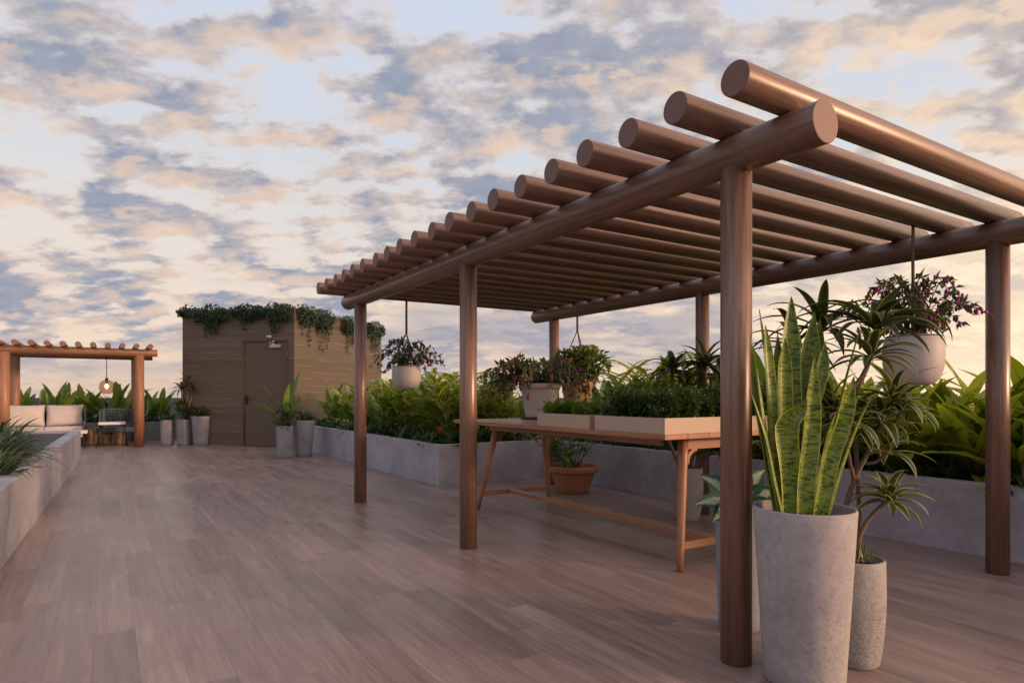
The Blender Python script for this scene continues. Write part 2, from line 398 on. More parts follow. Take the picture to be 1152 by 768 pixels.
def m_fabric(name,c,sc=220):
    m,t,p=newmat(name); o=objof(t)
    a=t.noise(o,6,4,0.6); w=t.noise(o,sc,2,0.6)
    t.link(t.mix(a,tuple(x*0.88 for x in c),tuple(x*1.1 for x in c)),p.inputs['Base Color']); p.inputs['Roughness'].default_value=0.95
    p.inputs['Specular IOR Level'].default_value=0.15; p.inputs['Sheen Weight'].default_value=0.2
    wr=t.noise(t.vmul(o,(1,1,0.35)),11,4,0.55,1.0)
    h=t.math('ADD',t.math('MULTIPLY',w,0.12),wr)
    t.link(t.bump(h,0.5,0.02),p.inputs['Normal']); return m
M['fabric']=m_fabric('oatmeal_fabric',(0.51,0.475,0.46))
M['mesh']=m_plain('wicker_cord',(0.075,0.10,0.115),0.7,var=0.2,scale=80)
def m_bark_stump():
    m,t,p=newmat('stump_bark'); o=objof(t)
    a=t.noise(t.vmul(o,(22,22,3)),1.0,6,0.65,0.8)
    t.link(t.ramp(a,[(0.35,(0.045,0.028,0.018)),(0.5,(0.17,0.10,0.055)),(0.65,(0.36,0.24,0.14))]),p.inputs['Base Color'])
    p.inputs['Roughness'].default_value=0.85; t.link(t.bump(a,0.9,0.02),p.inputs['Normal']); return m
M['stump']=m_bark_stump()
def m_glass():
    m,t,p=newmat('amber_glass'); p.inputs['Base Color'].default_value=(0.42,0.33,0.27,1); p.inputs['Roughness'].default_value=0.08
    g=t.node('ShaderNodeBsdfTransparent'); g.inputs[0].default_value=(0.74,0.62,0.52,1)
    ms=t.node('ShaderNodeMixShader'); ms.inputs[0].default_value=0.8
    t.link(p.outputs[0],ms.inputs[1]); t.link(g.outputs[0],ms.inputs[2]); t.link(ms.outputs[0],t.n['Material Output'].inputs[0]); return m
M['glass']=m_glass()
def m_emit():
    m,t,p=newmat('lit_filament'); p.inputs['Emission Color'].default_value=(1,0.62,0.28,1); p.inputs['Emission Strength'].default_value=14; p.inputs['Base Color'].default_value=(1,0.7,0.4,1); return m
M['bulb']=m_emit()
def m_ground():
    m,t,p=newmat('distant_land'); o=geopos(t); n=t.noise(o,0.02,6,0.6)
    t.link(t.mix(n,(0.035,0.055,0.05),(0.085,0.105,0.11)),p.inputs['Base Color']); p.inputs['Roughness'].default_value=1.0; p.inputs['Specular IOR Level'].default_value=0.0; return m
M['ground']=m_ground()
M['block']=m_plain('render_wall',(0.35,0.33,0.31),0.9,var=0.1,scale=1)

# ------------------------------------------------------------------ leaves
def prof(kind, s):
    if kind=='lance': return max(0.0,math.sin(math.pi*min(1,s**0.8)))**0.85
    if kind=='paddle': return (min(1,s/0.18)**0.7)*(1-max(0,(s-0.45)/0.55)**2.2)**0.9 if s<1 else 0.0
    if kind=='strap': return min(1,0.45+s*2.2)*(1-s**3.2)
    if kind=='ovate': return max(0.0,math.sin(math.pi*s**0.62))
    if kind=='blade': return (1-s**1.6)*min(1,0.6+s*3)
    return 1.0

def leaf(mb, base, az, el, L, Wd, droop=0.6, kind='lance', fold=0.3, n=7, wave=0.0, pet=0.0, r=None, roll=0.0, mi=0, curl=1.3, rg=rng):
    p=Vector(base); r=rg.random() if r is None else r
    h=Vector((math.cos(az),math.sin(az),0)); side0=Vector((-math.sin(az),math.cos(az),0))
    ph=rg.random()*6.28
    prev=None
    for i in range(n+1):
        s=i/n; a=el-droop*(s**curl)
        d=h*math.cos(a)+Vector((0,0,math.sin(a)))
        nr=side0.cross(d)*-1.0
        nr=-nr if nr.z<0 and abs(a)<1.5 else nr
        sd=side0*math.cos(roll)+nr*math.sin(roll)
        nn=nr*math.cos(roll)-side0*math.sin(roll)
        if s<=pet: w=0.05
        else: w=max(0.012,prof(kind,(s-pet)/(1-pet)))
        w*=Wd*0.5
        wv=math.sin(ph+s*22)*wave*w
        wv2=math.sin(ph*1.7+s*19)*wave*w
        tri=[mb.vert(p+sd*w+nn*(fold*w+wv),r),mb.vert(p,r),mb.vert(p-sd*w+nn*(fold*w+wv2),r)]
        if prev:
            s0=(i-1)/n
            mb.face([prev[0],prev[1],tri[1],tri[0]],[(0,s0),(0.5,s0),(0.5,s),(0,s)],True,mi)
            mb.face([prev[1],prev[2],tri[2],tri[1]],[(0.5,s0),(1,s0),(1,s),(0.5,s)],True,mi)
        prev=tri
        p=p+d*(L/n)
    return p

def leaflet(mb, p, d, up, L, Wd, r, mi=0):
    """small flat-ish leaf: two quads folded along the rib"""
    d=d.normalized(); sd=d.cross(up)
    if sd.length<1e-3: sd=d.cross(Vector((1,0,0)))
    sd.normalize(); nn=sd.cross(d)
    a=mb.vert(p,r); tip=mb.vert(p+d*L-nn*L*0.12,r); m=mb.vert(p+d*L*0.5+nn*0.0,r)
    l1=mb.vert(p+d*L*0.42+sd*Wd*0.5+nn*Wd*0.16,r); r1=mb.vert(p+d*L*0.42-sd*Wd*0.5+nn*Wd*0.16,r)
    mb.face([a,m,l1],[(0.5,0),(0.5,0.5),(0,0.45)],True,mi); mb.face([m,tip,l1],[(0.5,0.5),(0.5,1),(0,0.45)],True,mi)
    mb.face([a,r1,m],[(0.5,0),(1,0.45),(0.5,0.5)],True,mi); mb.face([m,r1,tip],[(0.5,0.5),(1,0.45),(0.5,1)],True,mi)

def rdir(rg):
    while True:
        v=Vector((rg.uniform(-1,1),rg.uniform(-1,1),rg.uniform(-1,1)))
        if 0.05<v.length<1: return v.normalized()

def bush(mb, c, rad, n, L, Wd, rg, up=0.35, lump=5, mi=0):
    """leafy mass: leaves round several lumps, uneven outline"""
    c=Vector(c); lumps=[]
    for i in range(lump):
        d=rdir(rg); q=Vector((d.x*rad[0],d.y*rad[1],d.z*rad[2]))*rg.uniform(0.35,0.68)
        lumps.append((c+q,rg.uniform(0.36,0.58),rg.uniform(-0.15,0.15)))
    for i in range(n):
        lc,ls,lr=rg.choice(lumps); d=rdir(rg); k=rg.uniform(0.35,1.0)**0.6
        p=lc+Vector((d.x*rad[0],d.y*rad[1],d.z*rad[2]))*ls*k
        dd=(d+Vector((0,0,up))+rdir(rg)*0.7).normalized()
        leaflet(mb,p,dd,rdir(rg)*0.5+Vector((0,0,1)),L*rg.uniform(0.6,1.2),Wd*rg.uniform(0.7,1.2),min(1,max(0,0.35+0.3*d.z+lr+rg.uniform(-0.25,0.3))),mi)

# ------------------------------------------------------------------ plant kinds (foliage meshes around the origin)
def k_ginger(seed, h=1.0, canes=10):
    rg=random.Random(seed); mb=MB(); st=MB()
    for c in range(canes):
        az=rg.uniform(0,6.28); lean=rg.uniform(0.08,0.45); H=h*rg.uniform(0.6,1.05)
        b=Vector((rg.gauss(0,0.10),rg.gauss(0,0.10),0)); pts=[]
        for i in range(7):
            s=i/6; pts.append(b+Vector((math.cos(az)*lean*H*s**1.6,math.sin(az)*lean*H*s**1.6,H*s*(1-0.12*s*lean))))
        st.tube(pts,[0.009-0.001*i for i in range(7)],5,False)
        m=rg.randint(7,10); tilt=rg.uniform(0,6.28)
        for j in range(m):
            s=0.25+0.75*j/(m-1); k=min(5,int(s*6)); f=s*6-k; p=pts[k].lerp(pts[k+1],f)
            la=tilt+(j%2)*math.pi+rg.gauss(0,0.45)
            leaf(mb,p,la,rg.uniform(0.35,1.05),h*rg.uniform(0.32,0.50),rg.uniform(0.065,0.105),rg.uniform(0.5,1.2),'lance',0.35,6,0.05,0.04,min(1,0.25+0.6*s*rg.uniform(0.5,1.2)),rg=rg)
    return mb,st
def k_broad(seed, h=1.0, n=13, wd=0.15):
    rg=random.Random(seed); mb=MB(); st=MB()
    for i in range(n):
        az=rg.uniform(0,6.28); e=rg.uniform(0.85,1.45); L=h*rg.uniform(0.65,1.12)
        b=Vector((rg.gauss(0,0.06),rg.gauss(0,0.06),0))
        leaf(mb,b,az,e,L,wd*rg.uniform(0.7,1.15),rg.uniform(0.25,1.0),'paddle',0.35,10,0.06,rg.uniform(0.22,0.35),rg=rg,curl=1.8)
    for i in range(n//2):
        az=rg.uniform(0,6.28)
        leaf(mb,(rg.gauss(0,0.08),rg.gauss(0,0.08),0),az,rg.uniform(0.3,0.8),h*rg.uniform(0.35,0.6),wd*rg.uniform(0.6,0.9),rg.uniform(0.5,1.1),'paddle',0.3,8,0.06,0.25,rg.uniform(0,0.4),rg=rg)
    return mb,None
def k_nest(seed, h=0.9, n=26):
    rg=random.Random(seed); mb=MB()
    for i in range(n):
        az=i*2.4+rg.gauss(0,0.25); k=i/n
        leaf(mb,(math.cos(az)*0.03,math.sin(az)*0.03,0),az,1.35-0.85*k+rg.gauss(0,0.08),h*rg.uniform(0.75,1.1),0.128*rg.uniform(0.75,1.15),rg.uniform(0.5,1.05),'paddle',0.25,12,0.16,0.05,rg=rg,curl=1.6)
    return mb,None
def k_under(seed, rad=0.3, n=46):
    rg=random.Random(seed); mb=MB()
    for i in range(n):
        az=rg.uniform(0,6.28); q=rad*rg.random()**0.5
        b=(math.cos(az)*q,math.sin(az)*q,rg.uniform(0.0,0.14))
        leaf(mb,b,rg.uniform(0,6.28),rg.uniform(0.2,1.3),rg.uniform(0.16,0.36),rg.uniform(0.03,0.075),rg.uniform(0.5,1.6),'lance',0.3,5,0.08,0.05,rg=rg)
    return mb,None
def k_palm(seed, h=1.1, fr=9):
    rg=random.Random(seed); mb=MB(); st=MB()
    for f in range(fr):
        az=rg.uniform(0,6.28); e=rg.uniform(0.7,1.4); L=h*rg.uniform(0.8,1.1); p=Vector((0,0,0)); pts=[p.copy()]
        for i in range(12):
            a=e-1.1*(i/11)**1.5; d=Vector((math.cos(az)*math.cos(a),math.sin(az)*math.cos(a),math.sin(a))); p=p+d*L/12; pts.append(p.copy())
            if i>2:
                for sg in (-1,1):
                    leaf(mb,p,az+sg*rg.uniform(0.75,1.05),a*0.6+0.15,L*0.34*math.sin(math.pi*(0.15+0.8*i/12)),0.028,0.6,'lance',0.3,4,rg=rg)
        st.tube(pts,[0.008-0.0004*i for i in range(len(pts))],5,False)
    return mb,st
def k_brom(seed, n=16, L=0.3):
    rg=random.Random(seed); mb=MB()
    for i in range(n):
        leaf(mb,(0,0,0.02),i*2.4,1.35-0.8*i/n,L*rg.uniform(0.8,1.1),0.04,0.7,'strap',0.5,6,rg=rg)
    return mb,None

def plant_thing(name, label, cat, mb, st, mleaf, mstem, loc, rotz=0, scale=1.0, group=None):
    if st is None:
        o=mb.build(name,mleaf); o.location=loc; o.rotation_euler=(0,0,rotz); o.scale=(scale,)*3
        return tag(o,label,cat,group)
    t=thing(name,label,cat,loc,rotz,group); t.scale=(scale,)*3
    mb.build('leaves',mleaf,t); st.build('stem',mstem,t)
    return t

# ------------------------------------------------------------------ SETTING
mb=MB(); mb.box((-9.5,-6,-0.3),(5.2,24,0)); o=mb.build('deck_floor',M['floor']); o.location=P1; o.rotation_euler=(0,0,TH); struct(o)
mb=MB(); mb.box((-9.45,-5.95,-30),(5.15,23.95,-0.302)); o=mb.build('building_below',M['block']); o.location=P1; o.rotation_euler=(0,0,TH); struct(o)
mb=MB(); S=6000; mb.box((-S,-S,-31),(S,S,-30)); o=mb.build('ground',M['ground']); struct(o)

def ring_wall(outer, inner, z0, z1):
    mb=MB(); n=len(outer)
    ob=[mb.vert((*p,z0)) for p in outer]; ot=[mb.vert((*p,z1)) for p in outer]
    ib=[mb.vert((*p,z0)) for p in inner]; it=[mb.vert((*p,z1)) for p in inner]
    for i in range(n):
        j=(i+1)%n
        mb.face([ob[i],ob[j],ot[j],ot[i]]); mb.face([ib[j],ib[i],it[i],it[j]]); mb.face([ot[i],ot[j],it[j],it[i]])
    return mb
# (x=v, y=u) in the deck grid, counter-clockwise
t=thing('planter','long stepped concrete planter wall full of plants beyond the large pergola','planter',P1,TH)
outer=[(3.1,-4),(4.6,-4),(4.6,13.0),(1.27,13.0),(1.27,5.7),(3.1,5.7)]
inner=[(3.2,-3.9),(4.5,-3.9),(4.5,12.9),(1.37,12.9),(1.37,5.8),(3.2,5.8)]
ring_wall(outer,inner,0.0,0.54).build('wall',M['wall'],t,bevel=0.006)
mb=MB(); mb.poly_prism([(3.2,-3.9),(4.5,-3.9),(4.5,5.8),(3.2,5.8)],0.40,0.47); mb.poly_prism([(1.37,5.802),(4.5,5.802),(4.5,12.9),(1.37,12.9)],0.40,0.469); mb.build('soil',M['soil'],t)
# low wall on the near left: planter with grey mulch
LW=Vector((-3.5,4.387,0)); LTH=math.atan2(7.40,-4.42)-math.pi/2
def LG(u,v,z=0): return Vector((LW.x-math.sin(LTH)*u+math.cos(LTH)*v, LW.y+math.cos(LTH)*u+math.sin(LTH)*v, z))
t=thing('planter','low pale concrete planter wall with grey mulch at the open side of the deck','planter',LW,LTH)
outer=[(0,-7.0),(0,8.62),(-3.3,8.62),(-3.3,-7.0)]; inner=[(-0.15,-6.85),(-0.15,8.47),(-3.15,8.47),(-3.15,-6.85)]
ring_wall(outer,inner,0.0,0.54).build('wall',M['wall'],t,bevel=0.006)
mb=MB(); mb.box((-3.15,-6.85,0.40),(-0.15,8.47,0.50)); mb.build('mulch',M['mulch'],t)
# low back planter behind the small pergola
GP=Vector((-8.6,14.8,0))
def G(u,v,z=0): return Vector((GP.x-ST*u+CT*v, GP.y+CT*u+ST*v, z))
t=thing('planter','dark grey low planter behind the sofa and the small pergola','planter',GP,TH)
outer=[(-6.0,2.12),(0.95,2.12),(0.95,3.3),(-6.0,3.3)]; inner=[(-5.9,2.22),(0.85,2.22),(0.85,3.2),(-5.9,3.2)]
ring_wall(outer,inner,0.0,0.49).build('wall',M['pot_grey'],t,bevel=0.006)
mb=MB(); mb.box((-5.9,2.22,0.36),(0.85,3.2,0.43)); mb.build('soil',M['soil'],t)

# ------------------------------------------------------------------ PERGOLA
PR=0.068; ZB=2.276; RB=0.086; RR=0.068; ZR=ZB+RB+RR-0.012
pg=thing('pergola','large pergola of round brown timbers standing over the potting table','pergola',P1,TH)
VB=2.67
for v in (0,VB):
    for k in range(3):
        mb=MB(); u=2.53*k
        mb.tube([(v,u,0),(v,u,ZB-0.02)],PR,40); ob=mb.build('post',M['timber'],pg)
def capped(name, p0, p1, rad, parent, mat, n=40):
    mb=MB(); mb.tube([p0,p1],rad,n,False)
    nf=len(mb.v)
    mb.face(list(range(n-1,-1,-1)),[(math.cos(6.283*k/n)*.05,math.sin(6.283*k/n)*.05) for k in range(n)][::-1],False,1)
    mb.face(list(range(n,2*n)),[(math.cos(6.283*k/n)*.05,math.sin(6.283*k/n)*.05) for k in range(n)],False,1)
    return mb.build(name,[mat,M['timber_end']],parent,bevel=0.004)
for v in (0,VB): capped('beam',(v,-0.427,ZB),(v,5.06+0.43,ZB),RB,pg,M['timber'])
for i in range(20):
    u=-0.27+0.304*i; jj=rng.uniform(-0.012,0.012)
    capped('rafter',(-0.345+jj,u,ZR),(VB+0.345+jj,u,ZR),RR,pg,M['timber'],32)

# small pergola at the far left
sp=thing('pergola','small warm brown pergola over the sofa beside the roof hut','pergola',GP,TH)
for v in (0,-2.46):
    for u in (0,1.9):
        mb=MB(); mb.tube([(v,u,0),(v,u,2.1)],0.105,28); mb.build('post',M['timber_far'],sp)
for u in (0,1.9): capped('beam',(-3.2,u,2.16),(0.37,u,2.16),0.085,sp,M['timber_far'],24)
for k in range(12):
    v=0.213-0.274*k; capped('rafter',(v,-0.35,2.29),(v,2.25,2.29),0.058,sp,M['timber_far'],20)

# ------------------------------------------------------------------ ROOF HUT
HA=R(-14.0); HC=Vector((-4.947,14.58,0)); HW,HD,HH=3.0,4.5,3.17
hut=thing('roof_hut','bronze clad flat-roofed hut with a closed door and ivy spilling over its top','building',HC,HA)
mb=MB(); mb.box((-HW,0,0),(-1.36,0.12,HH)); mb.box((-0.14,0,0),(0,0.12,HH)); mb.box((-1.36,0,2.45),(-0.14,0.12,HH))
mb.box((-HW,0.12,0),(-HW+0.12,HD,HH)); mb.box((-0.12,0.12,0),(0,HD,HH)); mb.box((-HW+0.12,HD-0.12,0),(-0.12,HD,HH))
mb.build('wall',M['clad'],hut)
mb=MB(); mb.box((-HW+0.12,0.12,HH-0.35),(-0.12,HD-0.12,HH-0.25)); mb.build('roof',M['block'],hut)
mb=MB(); mb.box((-1.358,0.004,0),(-1.32,0.115,2.448)); mb.box((-0.18,0.004,0),(-0.142,0.115,2.448)); mb.box((-1.32,0.004,2.41),(-0.18,0.115,2.448)); mb.build('door_frame',M['door_frame'],hut)
mb=MB(); mb.box((-1.315,0.03,0.008),(-0.185,0.08,2.405)); dr=mb.build('door',M['door'],hut,bevel=0.003)
mb=MB(); mb.box((-1.285,0.018,0.98),(-1.225,0.03,1.17)); mb.tube([(-1.255,0.018,1.11),(-1.255,-0.035,1.11),(-1.24,-0.045,1.11),(-1.10,-0.045,1.11)],0.011,8); mb.lathe([(0.0,0.0),(0.012,0.0),(0.012,0.02),(0,0.02)],10,(-1.255,0.01,1.02)); mb.build('handle',M['black'],dr)
mb=MB(); mb.box((-0.62,-0.03,2.27),(-0.34,0.03,2.34)); mb.tube([(-0.5,-0.01,2.34),(-0.62,-0.06,2.37),(-0.5,0.0,2.43)],0.008,6); mb.build('door_closer',M['steel'],dr)
for z in (0.3,1.2,2.1):
    mb=MB(); mb.tube([(-0.165,-0.008,z-0.06),(-0.165,-0.008,z+0.06)],0.012,8); mb.build('hinge',M['door_frame'],dr)
o=thing('emergency_light','tiny white light fitting above the hut door','wall light',HC+Matrix.Rotation(HA,3,'Z')@Vector((-0.64,0,2.52)),HA)
mb=MB(); mb.box((-0.05,-0.05,-0.02),(0.05,-0.001,0.03)); mb.build('housing',M['white'],o,bevel=0.006)
mb=MB(); mb.box((-0.035,-0.062,-0.012),(0.035,-0.051,0.012)); mb.build('lens',M['steel'],o)

# ivy over the parapet
HR=Matrix.Rotation(HA,3,'Z')
def ivy(label, x0, x1, face, drop, strand, seed):
    """face 'f': along front x0..x1 ; 's': along side y0..y1"""
    rg=random.Random(seed); mb=MB(); st=MB(); Lw=x1-x0
    n=int(Lw*820)
    def P(a,out,z):
        return Vector((a,-out,z)) if face=='f' else Vector((out,a,z))
    o_=P(x0+Lw/2,0,HH)
    outv=P(0,1,0)-P(0,0,0)
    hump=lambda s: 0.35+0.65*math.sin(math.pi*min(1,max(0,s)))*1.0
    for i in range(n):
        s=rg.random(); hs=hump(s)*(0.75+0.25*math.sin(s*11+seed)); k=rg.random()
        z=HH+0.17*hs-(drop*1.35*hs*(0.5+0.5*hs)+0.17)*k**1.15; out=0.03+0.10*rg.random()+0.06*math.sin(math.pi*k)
        if z>HH and rg.random()<0.4: out=-rg.random()*0.2
        p=P(x0+Lw*s+rg.gauss(0,0.02),out,z)-o_
        d=(outv*rg.uniform(0.1,0.8)+rdir(rg)*0.6+Vector((0,0,-0.6))).normalized()
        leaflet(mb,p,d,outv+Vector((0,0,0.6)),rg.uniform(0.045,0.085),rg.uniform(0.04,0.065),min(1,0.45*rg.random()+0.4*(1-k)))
    for j in range(strand):
        s=rg.uniform(0.15,0.9); ln=drop+rg.uniform(0.15,0.55); pts=[]
        a=x0+Lw*s
        for q in range(9):
            pts.append(P(a+math.sin(q*1.3+j)*0.02,0.07-0.045*q/8,HH+0.05-ln*q/8)-o_)
        st.tube(pts,0.004,4,False)
        for q in range(int(ln*26)):
            k=rg.random(); i=min(7,int(k*8)); p=pts[i].lerp(pts[i+1],k*8-i)
            leaflet(mb,p,(rdir(rg)+outv*0.5+Vector((0,0,-0.4))).normalized(),outv,rg.uniform(0.04,0.07),rg.uniform(0.035,0.055),rg.random()*0.8)
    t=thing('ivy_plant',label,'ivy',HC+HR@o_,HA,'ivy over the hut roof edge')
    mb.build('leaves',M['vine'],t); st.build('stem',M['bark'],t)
ivy('short ivy tuft at the outer end of the hut front',-3.0,-2.66,'f',0.06,0,1)
ivy('full ivy clump with one long tail over the hut front, away from the door',-2.58,-1.74,'f',0.42,3,2)
ivy('shallow ivy clump on the hut roof edge directly above the door',-1.56,-0.76,'f',0.24,2,3)
ivy('deep ivy clump at the hut front beside the corner',-0.72,-0.06,'f',0.42,3,4)
ivy('ivy clump trailing down the sunny hut side, next to the corner',0.08,0.72,'s',0.36,3,5)
ivy('ivy clump with a long thin tail down the sunny hut side',0.8,1.55,'s',0.5,3,6)
ivy('ivy clump on the sunny hut side, hidden partly by the pergola post',2.1,3.1,'s',0.5,3,7)
ivy('ivy clump at the far end of the sunny hut side',3.45,4.4,'s',0.55,3,8)

# ------------------------------------------------------------------ POTTING TABLE
TU0,TV0=1.11,0.69; TL,TW,TZ=3.03,1.30,0.935
tb=thing('potting_table','long teak potting table with splayed legs carrying the planting trays','table',W(TU0,TV0),TH)
mb=MB(); nb=6
for k in range(nb):
    a=TW*k/nb; b=TW*(k+1)/nb-0.002
    mb.box((a,0,TZ-0.035),(b,TL,TZ))
st=MB()
def plank(mb,lo,hi):   # grain along y
    x0,y0,z0=lo; x1,y1,z1=hi
    c=[(x0,y0,z0),(x1,y0,z0),(x1,y1,z0),(x0,y1,z0),(x0,y0,z1),(x1,y0,z1),(x1,y1,z1),(x0,y1,z1)]; b=[mb.vert(p) for p in c]
    for q,ax in (((0,3,2,1),0),((4,5,6,7),0),((0,1,5,4),0),((1,2,6,5),2),((2,3,7,6),0),((3,0,4,7),2)):
        mb.face([b[i] for i in q],[((c[i][0] if ax==0 else c[i][2])+x0*3.1,c[i][1]) for i in q])
mb=MB()
for k in range(nb): plank(mb,(TW*k/nb+0.001,0,TZ-0.035),(TW*(k+1)/nb-0.001,TL,TZ))
mb.build('tabletop',M['teak'],tb,bevel=0.003)
# legs: foot (x=v,y=u) splayed diagonally
U0,U1,V0,V1=0.055,2.86,0.20,TW-0.18
DU,DV=0.127,0.166
legs=[]
for fu,fv,su,sv in ((U0,V0,1,1),(U0,V1,1,-1),(U1,V0,-1,1),(U1,V1,-1,-1)):
    mb=MB(); top=Vector((fv+sv*DV,fu+su*DU,TZ-0.036)); ft=Vector((fv,fu,0))
    pts=[ft.lerp(top,k/6) for k in range(7)]
    mb.tube(pts,[0.022,0.026,0.030,0.032,0.034,0.036,0.040],16); mb.build('leg',M['teak'],tb); legs.append((ft,top))
def along(ft,top,z): return ft.lerp(top,z/(TZ-0.036))
def bar(mb,a,b,h,w):
    a=Vector(a); b=Vector(b); d=b-a; L=d.length; d.normalize(); s_=Vector((0,0,1)).cross(d).normalized(); u_=d.cross(s_)
    c=[]
    for P_,l in ((a,0),(b,L)):
        for q in ((-1,-1),(1,-1),(1,1),(-1,1)): c.append((P_+s_*q[0]*w/2+u_*q[1]*h/2,l))
    i=[mb.vert(x[0]) for x in c]
    mb.face([i[3],i[2],i[1],i[0]]); mb.face(i[4:])
    for k in range(4):
        k2=(k+1)%4; mb.face([i[k],i[k2],i[4+k2],i[4+k]],[(0,0),(0.06,0),(0.06,L),(0,L)])
ends=[]
for e in (0,2):
    a=along(*legs[e],0.165); b=along(*legs[e+1],0.165)
    mb=MB(); bar(mb,a,b,0.05,0.036); mb.build('cross_stretcher',M['teak'],tb,bevel=0.004); ends.append(a.lerp(b,0.42))
    a=along(*legs[e],TZ-0.085); b=along(*legs[e+1],TZ-0.085)
    mb=MB(); bar(mb,a,b,0.075,0.035)
    for q,sg in ((a,1),(b,-1)):   # curved brackets
        d=(b-a).normalized()*sg
        for k in range(5):
            r0=0.1; an=math.pi/2*k/5; an2=math.pi/2*(k+1)/5
            p0=q+d*(0.03+r0*(1-math.cos(an)))+Vector((0,0,-0.04-r0*(1-math.sin(an)))); p1=q+d*(0.03+r0*(1-math.cos(an2)))+Vector((0,0,-0.04-r0*(1-math.sin(an2))))
            bar(mb,p0,p1,0.035-0.003*k,0.03)
    mb.build('end_rail',M['teak'],tb)
mb=MB(); bar(mb,ends[0],ends[1],0.045,0.07); mb.build('long_stretcher',M['teak'],tb,bevel=0.004)
for v in (0.28,TW-0.28):
    mb=MB(); bar(mb,(v,0.30,TZ-0.07),(v,TL-0.30,TZ-0.07),0.065,0.03); mb.build('apron',M['teak'],tb)

# trays of seedlings on the table
def clump(seed,kind):
    rg=random.Random(seed); mb=MB()
    if kind=='lettuce':
        for i in range(22): leaf(mb,(rg.gauss(0,0.015),rg.gauss(0,0.015),0),rg.uniform(0,6.28),rg.uniform(0.3,1.4),rg.uniform(0.09,0.17),rg.uniform(0.05,0.09),rg.uniform(0.2,0.9),'ovate',0.3,5,0.25,0.1,rg=rg)
    elif kind=='grass':
        for i in range(60): leaf(mb,(rg.gauss(0,0.04),rg.gauss(0,0.04),0),rg.uniform(0,6.28),rg.uniform(1.0,1.5),rg.uniform(0.13,0.26),0.008,rg.uniform(0.2,0.8),'blade',0.2,4,rg=rg)
    else:
        bush(mb,(0,0,0.10),(0.13,0.13,0.13),620,0.034,0.022,rg,0.4,9)
    return mb
def make_tray(label,u0,u1,v1,rows,kinds):
    t=thing('seedling_tray',label,'planting tray',W(TU0+u0,TV0+0.02,TZ),TH,'trays on the potting table')
    Lu=u1-u0; Hh=0.108; mb=MB(); tk=0.014
    mb.box((0,0,0.0),(v1,tk,Hh)); mb.box((0,Lu-tk,0),(v1,Lu,Hh)); mb.box((0,tk,0),(tk,Lu-tk,Hh)); mb.box((v1-tk,tk,0),(v1,Lu-tk,Hh)); mb.box((tk,tk,0),(v1-tk,Lu-tk,0.02))
    mb.build('box',M['tray'],t,bevel=0.002)
    mb=MB(); mb.box((tk,tk,0.02),(v1-tk,Lu-tk,0.085)); mb.build('soil',M['soil'],t)
    protos={}
    for iy in range(rows[1]):
        for ix in range(rows[0]):
            kd=kinds(ix/(rows[0]-1),iy/max(1,rows[1]-1))
            if kd is None: continue
            key=(kd,rng.randint(0,1))
            x=0.115+(v1-0.23)*(ix/(rows[0]-1))+rng.gauss(0,0.012); y=0.12+(Lu-0.24)*(iy/max(1,rows[1]-1))+rng.gauss(0,0.012)
            if key not in protos:
                o=clump(hash(kd)%7+key[1]+ (3 if kd=='lettuce' else 5),kd).build('seedling',M['lettuce'] if kd=='lettuce' else (M['ginger'] if kd=='grass' else M['herb']),t); protos[key]=o
            else:
                o=protos[key].copy(); col.objects.link(o); o.parent=t
            s=rng.uniform(0.85,1.2)
            o.location=(x,y,0.08); o.rotation_euler=(0,0,rng.uniform(0,6.28)); o.scale=(s,s,s)
make_tray('beige tray of dark curly herbs at the near corner of the potting table',0.02,0.74,1.22,(6,4),lambda a,b:'herb')
make_tray('beige tray of pale lettuces and grasses beside the white flower pot',0.80,1.50,1.22,(6,4),lambda a,b:('lettuce' if a<0.55 else 'grass') if b>0.2 else ('lettuce' if a<0.3 else 'herb'))

# ------------------------------------------------------------------ POTS
def pot_profile(rb, rt, h, th=0.018, rim=0.0, bulge=0.0, rimh=0.0, n=10):
    pr=[(0,0.0),(rb-0.008,0.0),(rb,0.008)]
    for i in range(1,n):
        s=i/n; pr.append((rb+(rt-rb)*s+bulge*math.sin(math.pi*s**0.9),0.008+(h-0.016)*s))
    if rim>0:
        pr=[q for q in pr if q[1]<h-rimh]
        pr+=[(rt-(rt-rb)*rimh/h,h-rimh-0.002),(rt+rim-0.003,h-rimh),(rt+rim,h-rimh+0.004)]
    pr+=[(rt+rim,h-0.006),(rt+rim-0.005,h),(rt+rim-th+0.004,h),(rt+rim-th,h-0.006),(rt-th-(rt-rb)*0.2,h*0.6)]
    return pr
def pot(t, prof_, mat, soil_z, soil_r, n=48, sq=None):
    mb=MB(); mb.lathe(prof_,n,sq=sq); p=mb.build('pot',mat,t)
    mb=MB(); mb.lathe([(0,soil_z+0.012),(soil_r*0.6,soil_z+0.01),(soil_r,soil_z)],n,sq=sq); mb.build('soil',M['soil'],t)
    return p

